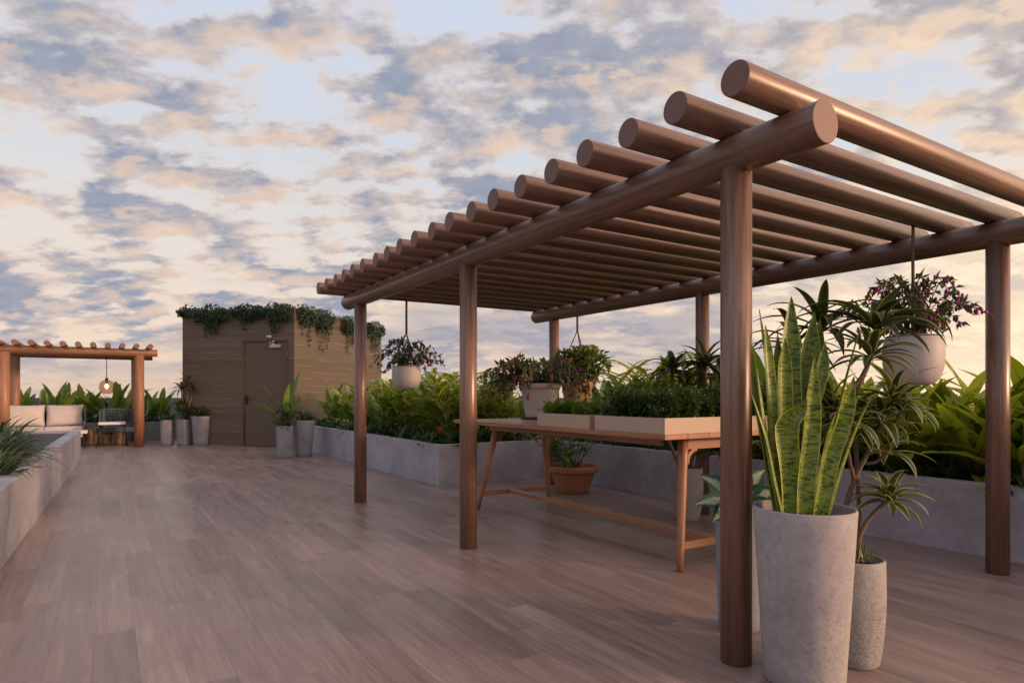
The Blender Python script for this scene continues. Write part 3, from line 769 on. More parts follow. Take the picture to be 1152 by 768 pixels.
# -- snake plant, near
sc_=2.70
c=atY(904.5,sc_); t=thing('potted_plant','tall banded snake plant in the biggest smooth concrete pot beside the near post','potted plant',c)
pot(t,pot_profile(0.158,0.202,0.728,0.012),M['pot_conc'],0.66,0.187,64)
mpx=sc_/F_PX
def sp_leaf(mb, pts, ws, dy0, dy1, tw0=0.0, tw1=0.0, r=0.5, n=26, cup=0.22):
    """pts: (px,py) image trace of the midrib turned into metres in the plant's own plane"""
    P=[Vector(((x-904.5)*mpx, 0, CAMH-(y-HZ)*mpx)) for x,y in pts]
    m=len(P)-1; cen=[]
    for i in range(n+1):
        s=i/n*m; k=min(m-1,int(s)); f=s-k
        p0=P[max(0,k-1)]; p1=P[k]; p2=P[k+1]; p3=P[min(m,k+2)]
        q=0.5*((2*p1)+(p2-p0)*f+(2*p0-5*p1+4*p2-p3)*f*f+(3*p1-p0-3*p2+p3)*f**3)
        q.y=dy0+(dy1-dy0)*(i/n); cen.append(q)
    prev=None; mw=len(ws)-1
    for i in range(n+1):
        s=i/n; q=s*mw; k=min(mw-1,int(q)); w=1.02*(ws[k]+(ws[k+1]-ws[k])*(q-k))*mpx
        if s>0.80: w*=max(0.03,((1-s)/0.20)**0.72)
        tw=tw0+(tw1-tw0)*s
        d=(cen[min(n,i+1)]-cen[max(0,i-1)]).normalized()
        sd=Vector((math.cos(tw),math.sin(tw),0)); sd=(sd-d*sd.dot(d)).normalized(); nn=sd.cross(d)
        row=[]
        for a in (-1,-0.5,0,0.5,1): row.append(mb.vert(cen[i]+sd*a*w*0.5+nn*(-cup*w*(1-a*a)),r))
        th=0.0035
        back=[mb.vert(cen[i]+sd*a*w*0.49+nn*(-cup*w*(1-a*a)-th*(1-a*a*0.9)),r) for a in (-1,-0.5,0,0.5,1)]
        if prev:
            s0=(i-1)/n
            for j in range(4):
                uv=[(j/4,s0),((j+1)/4,s0),((j+1)/4,s),(j/4,s)]
                mb.face([prev[0][j],prev[0][j+1],row[j+1],row[j]],uv,True)
                mb.face([prev[1][j+1],prev[1][j],back[j],back[j+1]],[uv[1],uv[0],uv[3],uv[2]],True)
        prev=(row,back)
Z0=592
SL=[ # trace, widths px, depth start/end (negative = nearer), twist
 ([(898,Z0),(897,500),(895,420),(896,331)],[16,20,23,22,14],0.02,0.05,0.1,-0.1,0.55),
 ([(897,Z0),(898,540),(903,480),(904,402)],[17,20,21,19,10],-0.07,-0.10,0,0.15,0.95),
 ([(883,Z0),(881,530),(876,480),(888,462),(894,448)],[15,21,25,14,5],-0.06,-0.11,0,-0.4,0.8),
 ([(886,Z0),(884,500),(882,430),(881,380)],[13,17,19,17,8],0.0,-0.02,0.2,0.1,0.7),
 ([(874,Z0),(870,500),(864,420),(858,366)],[11,14,16,13,6],-0.02,-0.03,0.5,0.3,0.75),
 ([(880,Z0),(874,480),(870,400),(863,345)],[9,10,9,7,3],0.06,0.08,0.9,0.9,0.4),
 ([(910,Z0),(922,520),(936,470),(944,424)],[14,18,19,19,9],-0.08,-0.12,-0.1,0.25,0.95),
 ([(907,Z0),(912,500),(918,420),(925,348)],[14,18,22,22,8],0.06,0.07,-0.2,-0.3,0.35),
 ([(915,Z0),(922,480),(932,400),(935,355)],[10,13,14,12,5],0.08,0.10,-0.5,-0.5,0.3),
 ([(908,Z0),(914,470),(926,420),(930,384)],[11,14,15,13,4],0.01,0.01,-0.3,-0.1,0.5),
 ([(915,Z0),(930,510),(945,440),(962,371)],[8,9,8,7,3],-0.02,-0.04,0.9,1.1,0.85),
 ([(918,Z0),(933,530),(948,480),(962,446)],[8,8,8,7,3],-0.07,-0.13,0.6,1.0,0.9),
 ([(918,Z0),(938,500),(952,460),(961,430)],[12,14,15,12,5],0.03,0.03,0.2,0.4,0.6),
 ([(878,Z0),(862,500),(852,440),(847,376)],[9,11,11,10,4],0.02,0.02,0.9,0.7,0.35),
 ([(876,Z0),(862,530),(852,470),(843,412)],[8,9,9,7,3],-0.05,-0.08,0.9,0.8,0.7),
 ([(876,Z0),(862,540),(850,490),(831,438)],[5,6,6,5,2],-0.08,-0.13,0.8,0.8,0.75),
 ([(902,Z0),(906,490),(909,410),(912,366)],[12,16,17,14,5],0.09,0.11,0.2,0.2,0.2),
 ([(890,Z0),(888,480),(889,420),(888,372)],[12,15,16,13,5],0.10,0.12,0,0,0.2),
]
for pts,ws,a,b,t0,t1,r in SL:
    mb=MB(); sp_leaf(mb,pts,ws,a,b,t0,t1,r); mb.build('leaf',M['snake'],t)

# -- dracaena in the rough pot behind it
c=atY(957.5,2.89); c.x+=0.01
t=thing('potted_plant','twisting stripy-leaved dracaena in the pitted rough concrete pot','potted plant',c)
pot(t,pot_profile(0.105,0.128,0.468,0.013,0,0.012),M['pot_rough'],0.43,0.117,56)
lp=2.89/F_PX; cxp=957.5+0.01/lp
def im(x,y,dy=0.0): return Vector(((x-cxp)*lp*(1+dy/2.89)+ (c.x/2.89)*dy*0 , dy, CAMH-(y-HZ)*lp*(1+dy/2.89)))
st=MB(); lf=MB(); rg=random.Random(21)
def smooth(pts,n=6):
    out=[]; m=len(pts)-1
    for k in range(m):
        p0=pts[max(0,k-1)]; p1=pts[k]; p2=pts[k+1]; p3=pts[min(m,k+2)]
        for i in range(n):
            f=i/n; out.append(0.5*((2*p1)+(p2-p0)*f+(2*p0-5*p1+4*p2-p3)*f*f+(3*p1-p0-3*p2+p3)*f**3))
    out.append(pts[-1]); return out
def stem(tr,r0,r1):
    pts=smooth([im(*q) for q in tr]); n=len(pts)
    st.tube(pts,[r0+(r1-r0)*i/(n-1)+rg.uniform(-0.0008,0.0008) for i in range(n)],8)
    return pts[-1]
def rosette(mb,p,n,L,Wd,tilt=0.0,droop=(0.9,1.7),rg=rg,el=(0.0,1.35)):
    for i in range(n):
        az=i*2.4+rg.gauss(0,0.2)
        e=el[0]+(el[1]-el[0])*(i/n)+rg.gauss(0,0.1)
        leaf(mb,Vector(p)+Vector((0,0,0.03*(i/n-0.5))),az,e,L*rg.uniform(0.75,1.1),Wd*rg.uniform(0.8,1.15),rg.uniform(*droop),'strap',0.35,9,0.03,0.02,rg=rg,curl=1.2)
for tr,r0,r1,n,L,Wd in [
  ([(962,640,0.0),(968,600,0.0),(985,575,0.0),(998,562,-0.02)],0.012,0.009,24,0.20,0.052),
  ([(958,640,0.02),(955,590,0.05),(966,540,0.04),(984,500,0.02),(992,474,0.0)],0.013,0.009,24,0.22,0.046),
  ([(960,640,-0.02),(975,580,0.06),(974,520,0.08),(972,480,0.08)],0.012,0.009,22,0.22,0.044),
  ([(955,640,0.03),(944,580,0.08),(938,530,0.10),(952,490,0.10),(956,470,0.1)],0.012,0.009,22,0.24,0.046),
  ([(938,545,0.10),(930,520,0.12),(940,490,0.14),(948,462,0.12)],0.009,0.008,20,0.24,0.046),
  ([(974,500,0.08),(968,450,0.10),(984,420,0.10),(990,402,0.08)],0.010,0.008,22,0.28,0.046),
  ([(984,498,0.02),(990,480,0.03),(1010,474,0.02),(1012,460,0.0)],0.008,0.007,18,0.2,0.042),
  ([(984,498,0.02),(994,470,0.0),(1000,450,-0.03)],0.008,0.007,18,0.22,0.044),
  ([(966,540,0.04),(950,500,-0.02),(948,478,-0.05)],0.009,0.007,18,0.22,0.044),
  ([(974,520,0.08),(990,520,0.05),(1003,508,0.03)],0.008,0.007,16,0.19,0.042),
  ]:
    e=stem(tr,r0,r1); rosette(lf,e,n,L,Wd)
e=im(955,640,0)
for i in range(26): leaf(lf,im(963+rg.uniform(-14,12),633,rg.uniform(-0.07,0.06)),rg.uniform(0,6.28),rg.uniform(0.6,1.4),rg.uniform(0.06,0.12),0.012,0.8,'lance',0.3,4,r=rg.random()*0.4,rg=rg)
st.build('stem',M['bark'],t); lf.build('leaves',M['drac'],t)
big=MB(); e2=im(998,372,0.10)
st2=MB(); st2.tube(smooth([im(972,500,0.1),im(976,450,0.12),im(992,410,0.12),e2]),[0.010]*19,8); st2.build('stem',M['bark'],t)
for az,el_,L,Wd,dr in [(3.3,0.9,0.46,0.055,1.7),(3.0,0.65,0.50,0.055,1.5),(2.6,1.0,0.40,0.05,1.6),(-0.35,0.9,0.42,0.06,2.6),(-0.9,0.6,0.34,0.065,1.9),(0.3,0.9,0.40,0.05,1.9),(-1.4,1.15,0.26,0.075,1.5),(-0.2,0.5,0.36,0.05,1.8),(3.7,0.4,0.36,0.05,1.4),(1.5,0.9,0.35,0.055,1.5),(1.0,1.2,0.38,0.055,1.7),(2.1,0.8,0.40,0.05,1.6),(-1.0,1.3,0.26,0.08,0.8),(-2.0,0.8,0.30,0.06,1.7),(0.0,0.2,0.30,0.05,1.4),(-1.7,0.3,0.26,0.05,1.3)]:
    leaf(big,e2,az,el_,L,Wd,dr,'strap',0.35,12,0.02,0.02,r=rg.random(),rg=rg,curl=1.1)
for e3 in (im(955,372,0.25),):
    st3=MB(); st3.tube(smooth([im(958,500,0.15),im(950,440,0.2),e3]),[0.009]*13,8); st3.build('stem',M['bark'],t)
    rosette(big,e3,16,0.36,0.045,el=(0.1,1.2))
rosette(big,im(930,390,0.3),14,0.34,0.042,el=(0.0,1.2))
st4=MB(); st4.tube(smooth([im(955,560,0.15),im(940,470,0.25),im(930,390,0.3)]),[0.009]*13,8); st4.build('stem',M['bark'],t)
big.build('crown_leaves',M['drac_dark'],t)

# -- blue grey pot behind the post with white-centred leaves
c=atY(831,3.30); t=thing('potted_plant','white and green leaved plant in the blue-grey pot hidden behind the near post','potted plant',c)
pot(t,pot_profile(0.10,0.118,0.64,0.012),M['pot_blue'],0.6,0.105)
mb=MB(); rg=random.Random(5)
for az,e,L,w in [(2.6,0.9,0.25,0.10),(3.3,0.35,0.24,0.085),(0.5,1.0,0.26,0.11),(0.0,0.6,0.22,0.11),(1.5,1.0,0.25,0.1),(-1.6,0.7,0.18,0.1),(2.0,1.3,0.26,0.1),(-0.4,0.2,0.2,0.1),(3.7,0.0,0.2,0.09),(-2.4,0.3,0.2,0.09),(0.9,1.35,0.26,0.1)]:
    leaf(mb,(0,0,0.62),az,e,L*1.05,w*1.15,0.7,'ovate',0.25,9,0.04,0.22,rg=rg,roll=0.85*math.cos(az))
mb.build('leaves',M['dumb'],t)

# -- grey pot with a dark dracaena behind the table
c=atY(773,6.18); t=thing('potted_plant','dark arching dracaena in the grey concrete pot behind the table, near its end','potted plant',c)
pot(t,pot_profile(0.115,0.145,0.50,0.013,0,0.02),M['pot_conc'],0.46,0.13)
st=MB(); lf=MB(); rg=random.Random(31); q=6.18/F_PX
for tr,L in [([(770,540),(762,500),(758,450),(757,418)],0.34),([(775,540),(784,500),(790,450),(794,412)],0.40),([(773,540),(776,480),(772,440)],0.32),([(776,540),(796,490),(806,440),(812,426)],0.36),([(772,540),(752,500),(742,455)],0.30),([(775,540),(790,520),(800,505)],0.22),([(775,540),(780,470),(778,436)],0.34)]:
    pts=smooth([Vector(((x-773)*q,rg.uniform(-0.1,0.1)*(i>0),CAMH-(y-HZ)*q)) for i,(x,y) in enumerate(tr)],4)
    st.tube(pts,[0.016]*len(pts),7); rosette(lf,pts[-1],20,L,0.075,rg=rg)
st.build('stem',M['bark'],t); lf.build('leaves',M['drac_dark'],t)

# -- terracotta bowl pot under the table
c=atY(644,7.88); t=thing('potted_plant','leafy green plant in the wide terracotta pot on the floor behind the table','potted plant',c)
pot(t,pot_profile(0.19,0.30,0.335,0.025,0.014,0,0.075),M['terracotta'],0.27,0.27)
st=MB(); lf=MB(); rg=random.Random(14)
for j in range(15):
    az=rg.uniform(0,6.28); ln=rg.uniform(0.4,0.72); el_=rg.uniform(0.7,1.4); p0=Vector((rg.gauss(0,0.04),rg.gauss(0,0.04),0.27))
    d=Vector((math.cos(az)*math.cos(el_),math.sin(az)*math.cos(el_),math.sin(el_))); pts=[p0+d*ln*k/4+Vector((0,0,-0.05*(k/4)**2)) for k in range(5)]
    st.tube(pts,[0.010,0.008,0.007,0.005,0.004],6)
    for k in range(12):
        s=rg.uniform(0.35,1); p=pts[0].lerp(pts[-1],s)
        leaf(lf,p,rg.uniform(0,6.28),rg.uniform(-0.1,0.9),rg.uniform(0.10,0.18),rg.uniform(0.05,0.075),rg.uniform(0.4,1.1),'ovate',0.25,5,0.05,0.12,rg=rg)
st.build('stem',M['cane'],t); lf.build('leaves',M['broad'],t)

# -- flowering shrubs: fuchsia builder
def fuchsia(t, base, spread, hang, n, rg, mleaf, mpetal, L=0.055, up=0.25, bud=0.012, flow=3, wd=0.5):
    st=MB(); lf=MB()
    for j in range(n):
        fl=MB()
        az=rg.uniform(0,6.28); reach=spread*rg.uniform(0.35,1.05); top=up*rg.uniform(0.35,1.2); dr=hang*rg.uniform(0,1)*(reach/spread)
        b=Vector(base)+Vector((rg.gauss(0,0.04),rg.gauss(0,0.04),0)); pts=[]
        for k in range(7):
            s=k/6; pts.append(b+Vector((math.cos(az)*reach*s,math.sin(az)*reach*s,top*math.sin(min(1.0,s*1.25)*math.pi*0.5)-(top*0.3+dr)*max(0,s-0.35)**1.7/0.48)))
        st.tube(pts,[0.004,0.0038,0.0035,0.003,0.0027,0.0023,0.002],5,False)
        for k in range(int(22*wd*2)):
            s=rg.uniform(0.12,1.0); i=min(5,int(s*6)); p=pts[i].lerp(pts[i+1],s*6-i)
            d=(rdir(rg)+Vector((0,0,0.15))+ (pts[i+1]-pts[i]).normalized()*0.5).normalized()
            leaflet(lf,p,d,Vector((0,0,1))+rdir(rg)*0.5,L*rg.uniform(0.6,1.25),L*wd*rg.uniform(0.8,1.2),rg.random())
        for k in range(rg.randint(1,flow+2)):
            s=rg.uniform(0.62,1.0); i=min(5,int(s*6)); p=pts[i].lerp(pts[i+1],s*6-i)+rdir(rg)*0.02
            st.tube([pts[i].lerp(pts[i+1],s*6-i),p+Vector((0,0,0.005))],0.0012,4,False)
            z=rg.uniform(0.8,1.5)
            fl.ell(p,(bud*0.7,bud*0.7,bud*z),6,5)
            if rg.random()<0.6:
                for a in range(4): leaflet(fl,p+Vector((0,0,-bud*z*0.6)),Vector((math.cos(a*1.57+j),math.sin(a*1.57+j),-0.9)),Vector((0,0,1)),bud*2.0,bud*1.1,0.5)
        if fl.f: fl.build('blossom',mpetal,t)
    st.build('stem',M['bark'],t); lf.build('leaves',mleaf,t)

# white pot on the table
wp=W(TU0+2.70,TV0+0.88,TZ)
sau=MB(); sau.lathe([(0,0.0),(0.20,0.0),(0.225,0.028),(0.215,0.028),(0.195,0.008),(0,0.008)],40)
o=sau.build('plant_saucer',M['saucer']); o.location=wp; tag(o,'dark slate saucer under the white flower pot on the table','saucer')
t=thing('potted_plant','wine-flowered fuchsia spilling from the white pot on the table','potted plant',wp+Vector((0,0,0.0085)))
pot(t,pot_profile(0.155,0.215,0.375,0.018,0.012,0,0.05),M['white_clay'],0.33,0.19)
fuchsia(t,(0,0,0.33),0.72,0.42,80,random.Random(3),M['fuchsia'],M['petal_dark'],0.08,0.32,0.016,2)

# hanging planters
def hanging(label, pos, ztop, zs, zrim, zb, rmax, rrim, mat, flowers, seed, group='hanging planters under the pergola', kind='bowl'):
    t=thing('hanging_planter',label,'hanging planter',(pos.x,pos.y,zb),TH,group)
    h=zrim-zb
    if kind=='bowl': pr=[(0,0),(rmax*0.5,0.0),(rmax*0.62,h*0.018),(rmax*0.74,h*0.065),(rmax*0.84,h*0.14),(rmax*0.915,h*0.24),(rmax*0.955,h*0.33),(rmax*0.985,h*0.42),(rmax,h*0.6),(rmax*0.985,h*0.8),(rrim,h*0.985),(rrim-0.005,h),(rrim-0.014,h),(rrim-0.016,h-0.02),(rrim-0.02,h*0.6)]
    else: pr=pot_profile(rmax*0.8,rrim,h,0.015)
    mb=MB(); mb.lathe(pr,48); p_=mb.build('pot',mat,t)
    mb=MB(); mb.lathe([(0,h-0.03),(rrim-0.014,h-0.04)],40); mb.build('soil',M['soil'],t)
    mb=MB(); mb.lathe([(rrim-0.004,h*0.965),(rrim+0.004,h*0.97),(rrim+0.003,h*0.985),(rrim-0.004,h*0.985)],48); mb.build('ring',M['black'],p_)
    mb=MB(); zt=ztop-zb; zz=zs-zb
    n=12
    for k in (0,1):
        mb.tube([(0.0075*(2*k-1),0.0,zz),(0.0065*(2*k-1),0.002,(zz+zt)/2),(0.0075*(2*k-1),0,zt)],0.0075,8)
    mb.ell((0,0,zz),(0.014,0.014,0.02))
    for k in range(3):
        a=k*2.094+0.5; mb.tube([(0,0,zz),(0.55*rrim*math.cos(a),0.55*rrim*math.sin(a),zz+(h-zz)*0.42),(rrim*0.985*math.cos(a),rrim*0.985*math.sin(a),h*0.97)],0.007,6)
    mb.build('rope',M['rope'],t)
    return t,h
ZU=ZR-RR+0.004
pos=W(0.338,2.26); t,h=hanging('pale bowl planter of purple flowers hanging beside the dracaena crown',pos,ZU,1.94,1.60,1.265,0.185,0.165,M['bowl_clay'],None,1)
fuchsia(t,(0,0,h-0.04),0.44,0.12,44,random.Random(8),M['fuchsia'],M['petal'],0.06,0.42,0.013,5,wd=0.55)
pos=W(-0.27+0.304*19,0.74); t,h=hanging('pale bowl planter of dark red flowers hanging in front of the roof hut',pos,ZU,1.95,1.55,1.265,0.178,0.165,M['bowl_clay'],None,2)
fuchsia(t,(0,0,h-0.04),0.46,0.28,34,random.Random(9),M['fuchsia'],M['petal_dark'],0.06,0.36,0.016,5,wd=0.55)
pos=W(-0.27+0.304*15,2.46); t,h=hanging('ochre planter with a round green shrub hanging behind the white flower pot',pos,ZU,1.98,1.36,1.10,0.20,0.20,M['ochre'],None,3,kind='cone')
fuchsia(t,(0,0,h-0.04),0.32,0.2,16,random.Random(10),M['fuchsia'],M['petal_dark'],0.06,0.5,0.015,4)
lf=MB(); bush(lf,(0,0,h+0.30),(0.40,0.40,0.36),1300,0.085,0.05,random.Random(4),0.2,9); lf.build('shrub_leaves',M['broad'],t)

# pots by the hut door
def potted(label, px, Y, rb, rt, h, mat, sq=None, rot=0.0, group=None):
    t=thing('potted_plant',label,'potted plant',atY(px,Y),rot,group); pot(t,pot_profile(rb,rt,h,0.014),mat,h-0.05,rt*0.9,48,sq); return t
gp='potted plants beside the roof hut'
t=potted('square grey planter of dark fine-leaved shrub right of the hut door',320,12.1,0.132,0.138,0.61,M['pot_grey'],6,TH,gp)
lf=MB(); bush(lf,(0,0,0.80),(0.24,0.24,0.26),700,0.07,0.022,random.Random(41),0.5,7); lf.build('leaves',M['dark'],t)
mb_,_=k_broad(77,1.05,9,0.10); o=mb_.build('tall_leaves',M['broad'],t); o.location=(0.02,0.05,0.56)
t=potted('tall tapered grey planter of low sage-green foliage right of the hut door',341,12.5,0.15,0.21,0.70,M['pot_grey'],3.5,TH,gp)
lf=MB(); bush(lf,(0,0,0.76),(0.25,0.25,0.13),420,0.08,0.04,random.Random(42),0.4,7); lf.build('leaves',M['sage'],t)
t=potted('slim grey planter with bright low leaves, farthest from the hut door',188,15.25,0.125,0.14,0.60,M['pot_grey'],4,0.2,gp)
lf=MB(); rg=random.Random(43)
for i in range(34): leaf(lf,(rg.gauss(0,0.04),rg.gauss(0,0.04),0.56),rg.uniform(0,6.28),rg.uniform(0.2,1.2),rg.uniform(0.2,0.36),0.07,0.8,'lance',0.3,6,rg=rg)
lf.build('leaves',M['sage'],t)
t=potted('middle grey planter with a dark shrub and an arching palm-like crown',207.5,15.25,0.135,0.155,0.61,M['pot_grey'],4,-0.2,gp)
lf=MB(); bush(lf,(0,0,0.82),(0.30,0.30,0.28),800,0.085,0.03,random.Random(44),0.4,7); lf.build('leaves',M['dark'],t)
st=MB(); lf=MB(); rg=random.Random(45)
for x,z in ((-0.12,1.3),(0.08,1.45),(0.2,1.25)):
    st.tube([(0,0,0.55),(x*0.6,0.02,1.0),(x,0.05,z)],[0.018,0.016,0.014],7); rosette(lf,(x,0.05,z),20,0.42,0.05,rg=rg)
st.build('stem',M['bark'],t); lf.build('crown_leaves',M['drac_dark'],t)
t=potted('tall tapered grey planter with short leaves against the hut front',228,15.2,0.165,0.215,0.69,M['pot_grey'],3.5,-0.25,gp)
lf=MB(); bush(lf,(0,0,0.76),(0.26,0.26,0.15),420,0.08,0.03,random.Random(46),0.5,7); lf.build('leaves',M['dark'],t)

# ------------------------------------------------------------------ PLANTER PLANTS
rg=random.Random(99)
KG=[k_ginger(s,1.0,11) for s in (1,2,3)]
KB=[k_broad(s,1.0,14) for s in (11,12,13)]
KN=[k_nest(s) for s in (21,22)]
KU=[k_under(s) for s in (31,32,33)]
protos={}
def put(kind, var, loc, rot, sc, label, group, name, cat):
    key=(kind,var)
    if key not in protos:
        mb,st={'g':KG,'b':KB,'n':KN,'u':KU}[kind][var]
        ml={'g':M['ginger'],'b':M['broad'],'n':M['lime'],'u':M['dark']}[kind]
        o=plant_thing(name,label,cat,mb,st,ml,M['cane'],loc,rot,sc,group); protos[key]=o
    else: dup(protos[key],loc,rot,sc,label,group)
GR='plants filling the long stepped planter'
def px_of(p): return CX+F_PX*p.x/p.y
def zone(p):
    x=px_of(p)
    if x<400: return 'in the long planter beside the hut'
    if x<520: return 'behind the farthest hanging bowl'
    if x<640: return 'behind the white flower pot'
    if x<800: return 'behind the seedling trays'
    if x<1050: return 'behind the snake plant'
    return 'around the outer pergola post'
NM={'g':('ginger_plant','ginger plant','tall cane plant with narrow bright leaves '),'b':('broad_leaf_plant','leafy plant','upright plant with broad paddle leaves '),'n':('nest_fern','fern','lime rosette fern with wide wavy leaves '),'u':('low_plant','ground plant','low dark leafy plant at the planter edge ')}
def row(kindf, us, vs, scf, z=0.46):
    for u,v in zip(us,vs):
        u+=rg.uniform(-0.12,0.12); v+=rg.uniform(-0.07,0.07)
        p=W(u,v,z); k=kindf(u,v); n_,c_,l_=NM[k]
        put(k,rg.randrange({'g':3,'b':3,'n':2,'u':3}[k]),p,rg.uniform(0,6.28),scf(k,u)*(0.8 if k=='u' else 1),l_+zone(p),GR,n_,c_)
def fr(a,b,n): return [a+(b-a)*i/(n-1) for i in range(n)]
# right arm of the planter (v 3.2 .. 4.5)
us=fr(-1.6,5.9,19); row(lambda u,v:'u',us,[3.38]*19,lambda k,u:rg.uniform(0.8,1.15))
for u_,v_,s_ in ((3.4,4.0,1.32),(3.9,3.9,1.22),(2.9,4.2,1.25),(4.6,4.1,1.3)): put('b',rg.randrange(3),W(u_,v_,0.46),rg.uniform(0,6.28),s_,'tall pale paddle-leaved plant rising above the seedling trays',GR,'broad_leaf_plant','leafy plant')
us=fr(-1.4,5.6,15)
row(lambda u,v: 'n' if u<2.2 else ('g' if rg.random()<0.35 else 'b'),us,[3.72]*15,lambda k,u:(rg.uniform(1.1,1.3) if k=='n' else rg.uniform(0.85,1.05)))
us=fr(-1.5,5.8,18); row(lambda u,v: ('b' if rg.random()<0.4 else 'n') if u<1.8 else ('b' if rg.random()<0.6 else 'g'),us,[4.2]*18,lambda k,u:rg.uniform(1.0,1.22) if k!='n' else rg.uniform(1.35,1.5))
# left arm (v 1.37 .. 4.5, u 5.8 .. 12.9)
us=fr(6.05,12.7,17); row(lambda u,v:'u',us,[1.58]*17,lambda k,u:rg.uniform(0.8,1.2))
vs=fr(1.8,3.1,5); row(lambda u,v:'u',[6.05]*5,vs,lambda k,u:rg.uniform(0.9,1.2))
us=fr(6.4,12.6,13); row(lambda u,v: 'g' if u<8.6 else ('b' if rg.random()<0.75 else 'g'),us,[1.9]*13,lambda k,u:rg.uniform(0.8,1.0))
us=fr(6.2,12.6,12); row(lambda u,v: 'g' if (u<8.2 or rg.random()<0.4) else 'b',us,[2.55]*12,lambda k,u:rg.uniform(0.85,1.08))
us=fr(6.2,12.4,11); row(lambda u,v: 'b' if rg.random()<0.6 else 'g',us,[3.35]*11,lambda k,u:rg.uniform(0.9,1.1))
# back planter behind the sofa
def put_back(u,v,k,sc):
    p=G(u,v,0.42); x=px_of(p); n_,c_,l_=NM[k]
    zn='behind the sofa cushions' if x<97 else ('behind the woven chair and lit pendant' if x<150 else 'between the small pergola and the hut')
    put(k,rg.randrange(3),p,rg.uniform(0,6.28),sc,l_+zn,'plants in the back planter',n_,c_)
for v in fr(-4.6,0.75,11): put_back(2.5+rg.uniform(-0.05,0.05),v+rg.uniform(-0.1,0.1),'u',rg.uniform(1.0,1.3))
for v in fr(-4.4,0.7,13): put_back(2.85+rg.uniform(-0.1,0.1),v+rg.uniform(-0.12,0.12),'b',rg.uniform(0.95,1.25))
# palms and red accents at the right edge
mb,st=k_palm(5,1.15,10); plant_thing('palm','feathery palm behind the outer pergola post','palm',mb,st,M['palm'],M['cane'],W(-0.75,4.15,0.46),0.4,0.95)
for i,(u,v,lb) in enumerate(((0.42,3.42,'red-spiked bromeliad at the planter edge, beside the outer pergola post'),(-0.42,3.45,'red-spiked bromeliad at the edge of the picture in the long planter'),(5.95,2.25,'small red bromeliad at the planter corner beyond the table'),(5.93,1.75,'red bromeliad second from the planter corner beyond the far hanging bowl'),(6.15,1.5,'red bromeliad right at the planter corner beside the middle post'))):
    t=thing('bromeliad',lb,'bromeliad',W(u,v,0.46),i*1.3,'red bromeliads in the planter')
    mb,_=k_brom(60+i,18,0.30); mb.build('leaves',M['dark'],t)
    mb=MB(); rg2=random.Random(i+70); mb.tube([(0,0,0),(0.01,0,0.22)],0.006,6)
    for k in range(16): leaf(mb,(0.005,0,0.08+0.011*k),k*2.4,1.1,0.10,0.026,0.5,'lance',0.3,4,rg=rg2)
    mb.build('flower_spike',M['red_leaf'],t)

# striped grass in the near-left planter
def k_striped(seed,n=105,h=0.6):
    rg=random.Random(seed); mb=MB()
    for i in range(n):
        q=0.16*rg.random()**0.5; a=rg.uniform(0,6.28)
        leaf(mb,(math.cos(a)*q,math.sin(a)*q,0),a+rg.gauss(0,0.6),rg.uniform(0.5,1.45),h*rg.uniform(0.55,1.1),0.056,rg.uniform(0.8,2.0),'blade',0.3,8,rg=rg)
    return mb
gp='striped grasses in the mulch bed'
o=k_striped(1).build('striped_grass',M['grass']); o.location=atY(-14,6.3,0.49); tag(o,'striped grass clump spilling towards the low wall, nearest the deck','ornamental grass',gp)
for px,Y,sc1,lb in ((-22,6.0,1.1,'striped grass clump cut off by the picture edge'),(-4,7.4,1.1,'striped grass clump set back behind the nearest clump'),(-30,7.4,1.15,'striped grass clump in front of the small pergola post'),(-10,5.3,0.75,'smallest striped grass clump, at the inner face of the low wall')):
    dup(o,atY(px,Y,0.49),Y*2,sc1,lb,gp)

# ------------------------------------------------------------------ LOUNGE
# sofa
t=thing('sofa','pale upholstered sofa with dark frame under the small pergola','sofa',G(0.95,-1.05),TH)
SWd=2.35
mb=MB(); mb.box((-SWd,0.0,0.12),(0,0.78,0.18)); mb.box((-SWd,0.74,0.18),(0,0.80,0.80)); mb.build('frame',M['black'],t)
for sx in (-SWd,-0.05):
    mb=MB(); mb.box((sx,0.05,0.50),(sx+0.05,0.735,0.56)); mb.box((sx,0.05,0.185),(sx+0.05,0.10,0.498)); mb.box((sx+0.004,0.5,0.562),(sx+0.046,0.735,0.86)); mb.build('arm',M['mesh'],t,bevel=0.008)
for x,y in ((-SWd+0.03,0.05),(-0.08,0.05),(-SWd+0.03,0.7),(-0.08,0.7)):
    mb=MB(); mb.box((x,y,0),(x+0.05,y+0.05,0.119)); mb.build('leg',M['black'],t)
def pillow(w,h,d,n=16,pinch=0.10):
    mb=MB(); grid={}
    for side in (1,-1):
        for i in range(n+1):
            for j in range(n+1):
                a=i/n*2-1; b=j/n*2-1
                if (i in (0,n) or j in (0,n)) and side==-1: grid[(side,i,j)]=grid[(1,i,j)]; continue
                th=d*0.5*((1-a**4)*(1-b**4))**0.6*(1+0.06*math.sin(a*5+b*3))
                x=a*w/2*(1-pinch*(1-abs(b)**2)*abs(a)**4*0.6); z=b*h/2*(1-pinch*(1-abs(a)**2)*abs(b)**4*0.6)
                grid[(side,i,j)]=mb.vert((x,-side*th,z))
        for i in range(n):
            for j in range(n):
                q=[grid[(side,i,j)],grid[(side,i+1,j)],grid[(side,i+1,j+1)],grid[(side,i,j+1)]]
                mb.face(q if side==1 else q[::-1],None,True)
    return mb
for k in range(3):
    mb=MB(); x1=-0.055-0.745*k; mb.box((x1-0.74,0.02,0.19),(x1,0.73,0.45)); mb.build('seat_cushion',M['fabric'],t,bevel=0.03,segs=3)
sr=bpy.data.objects
pw=None
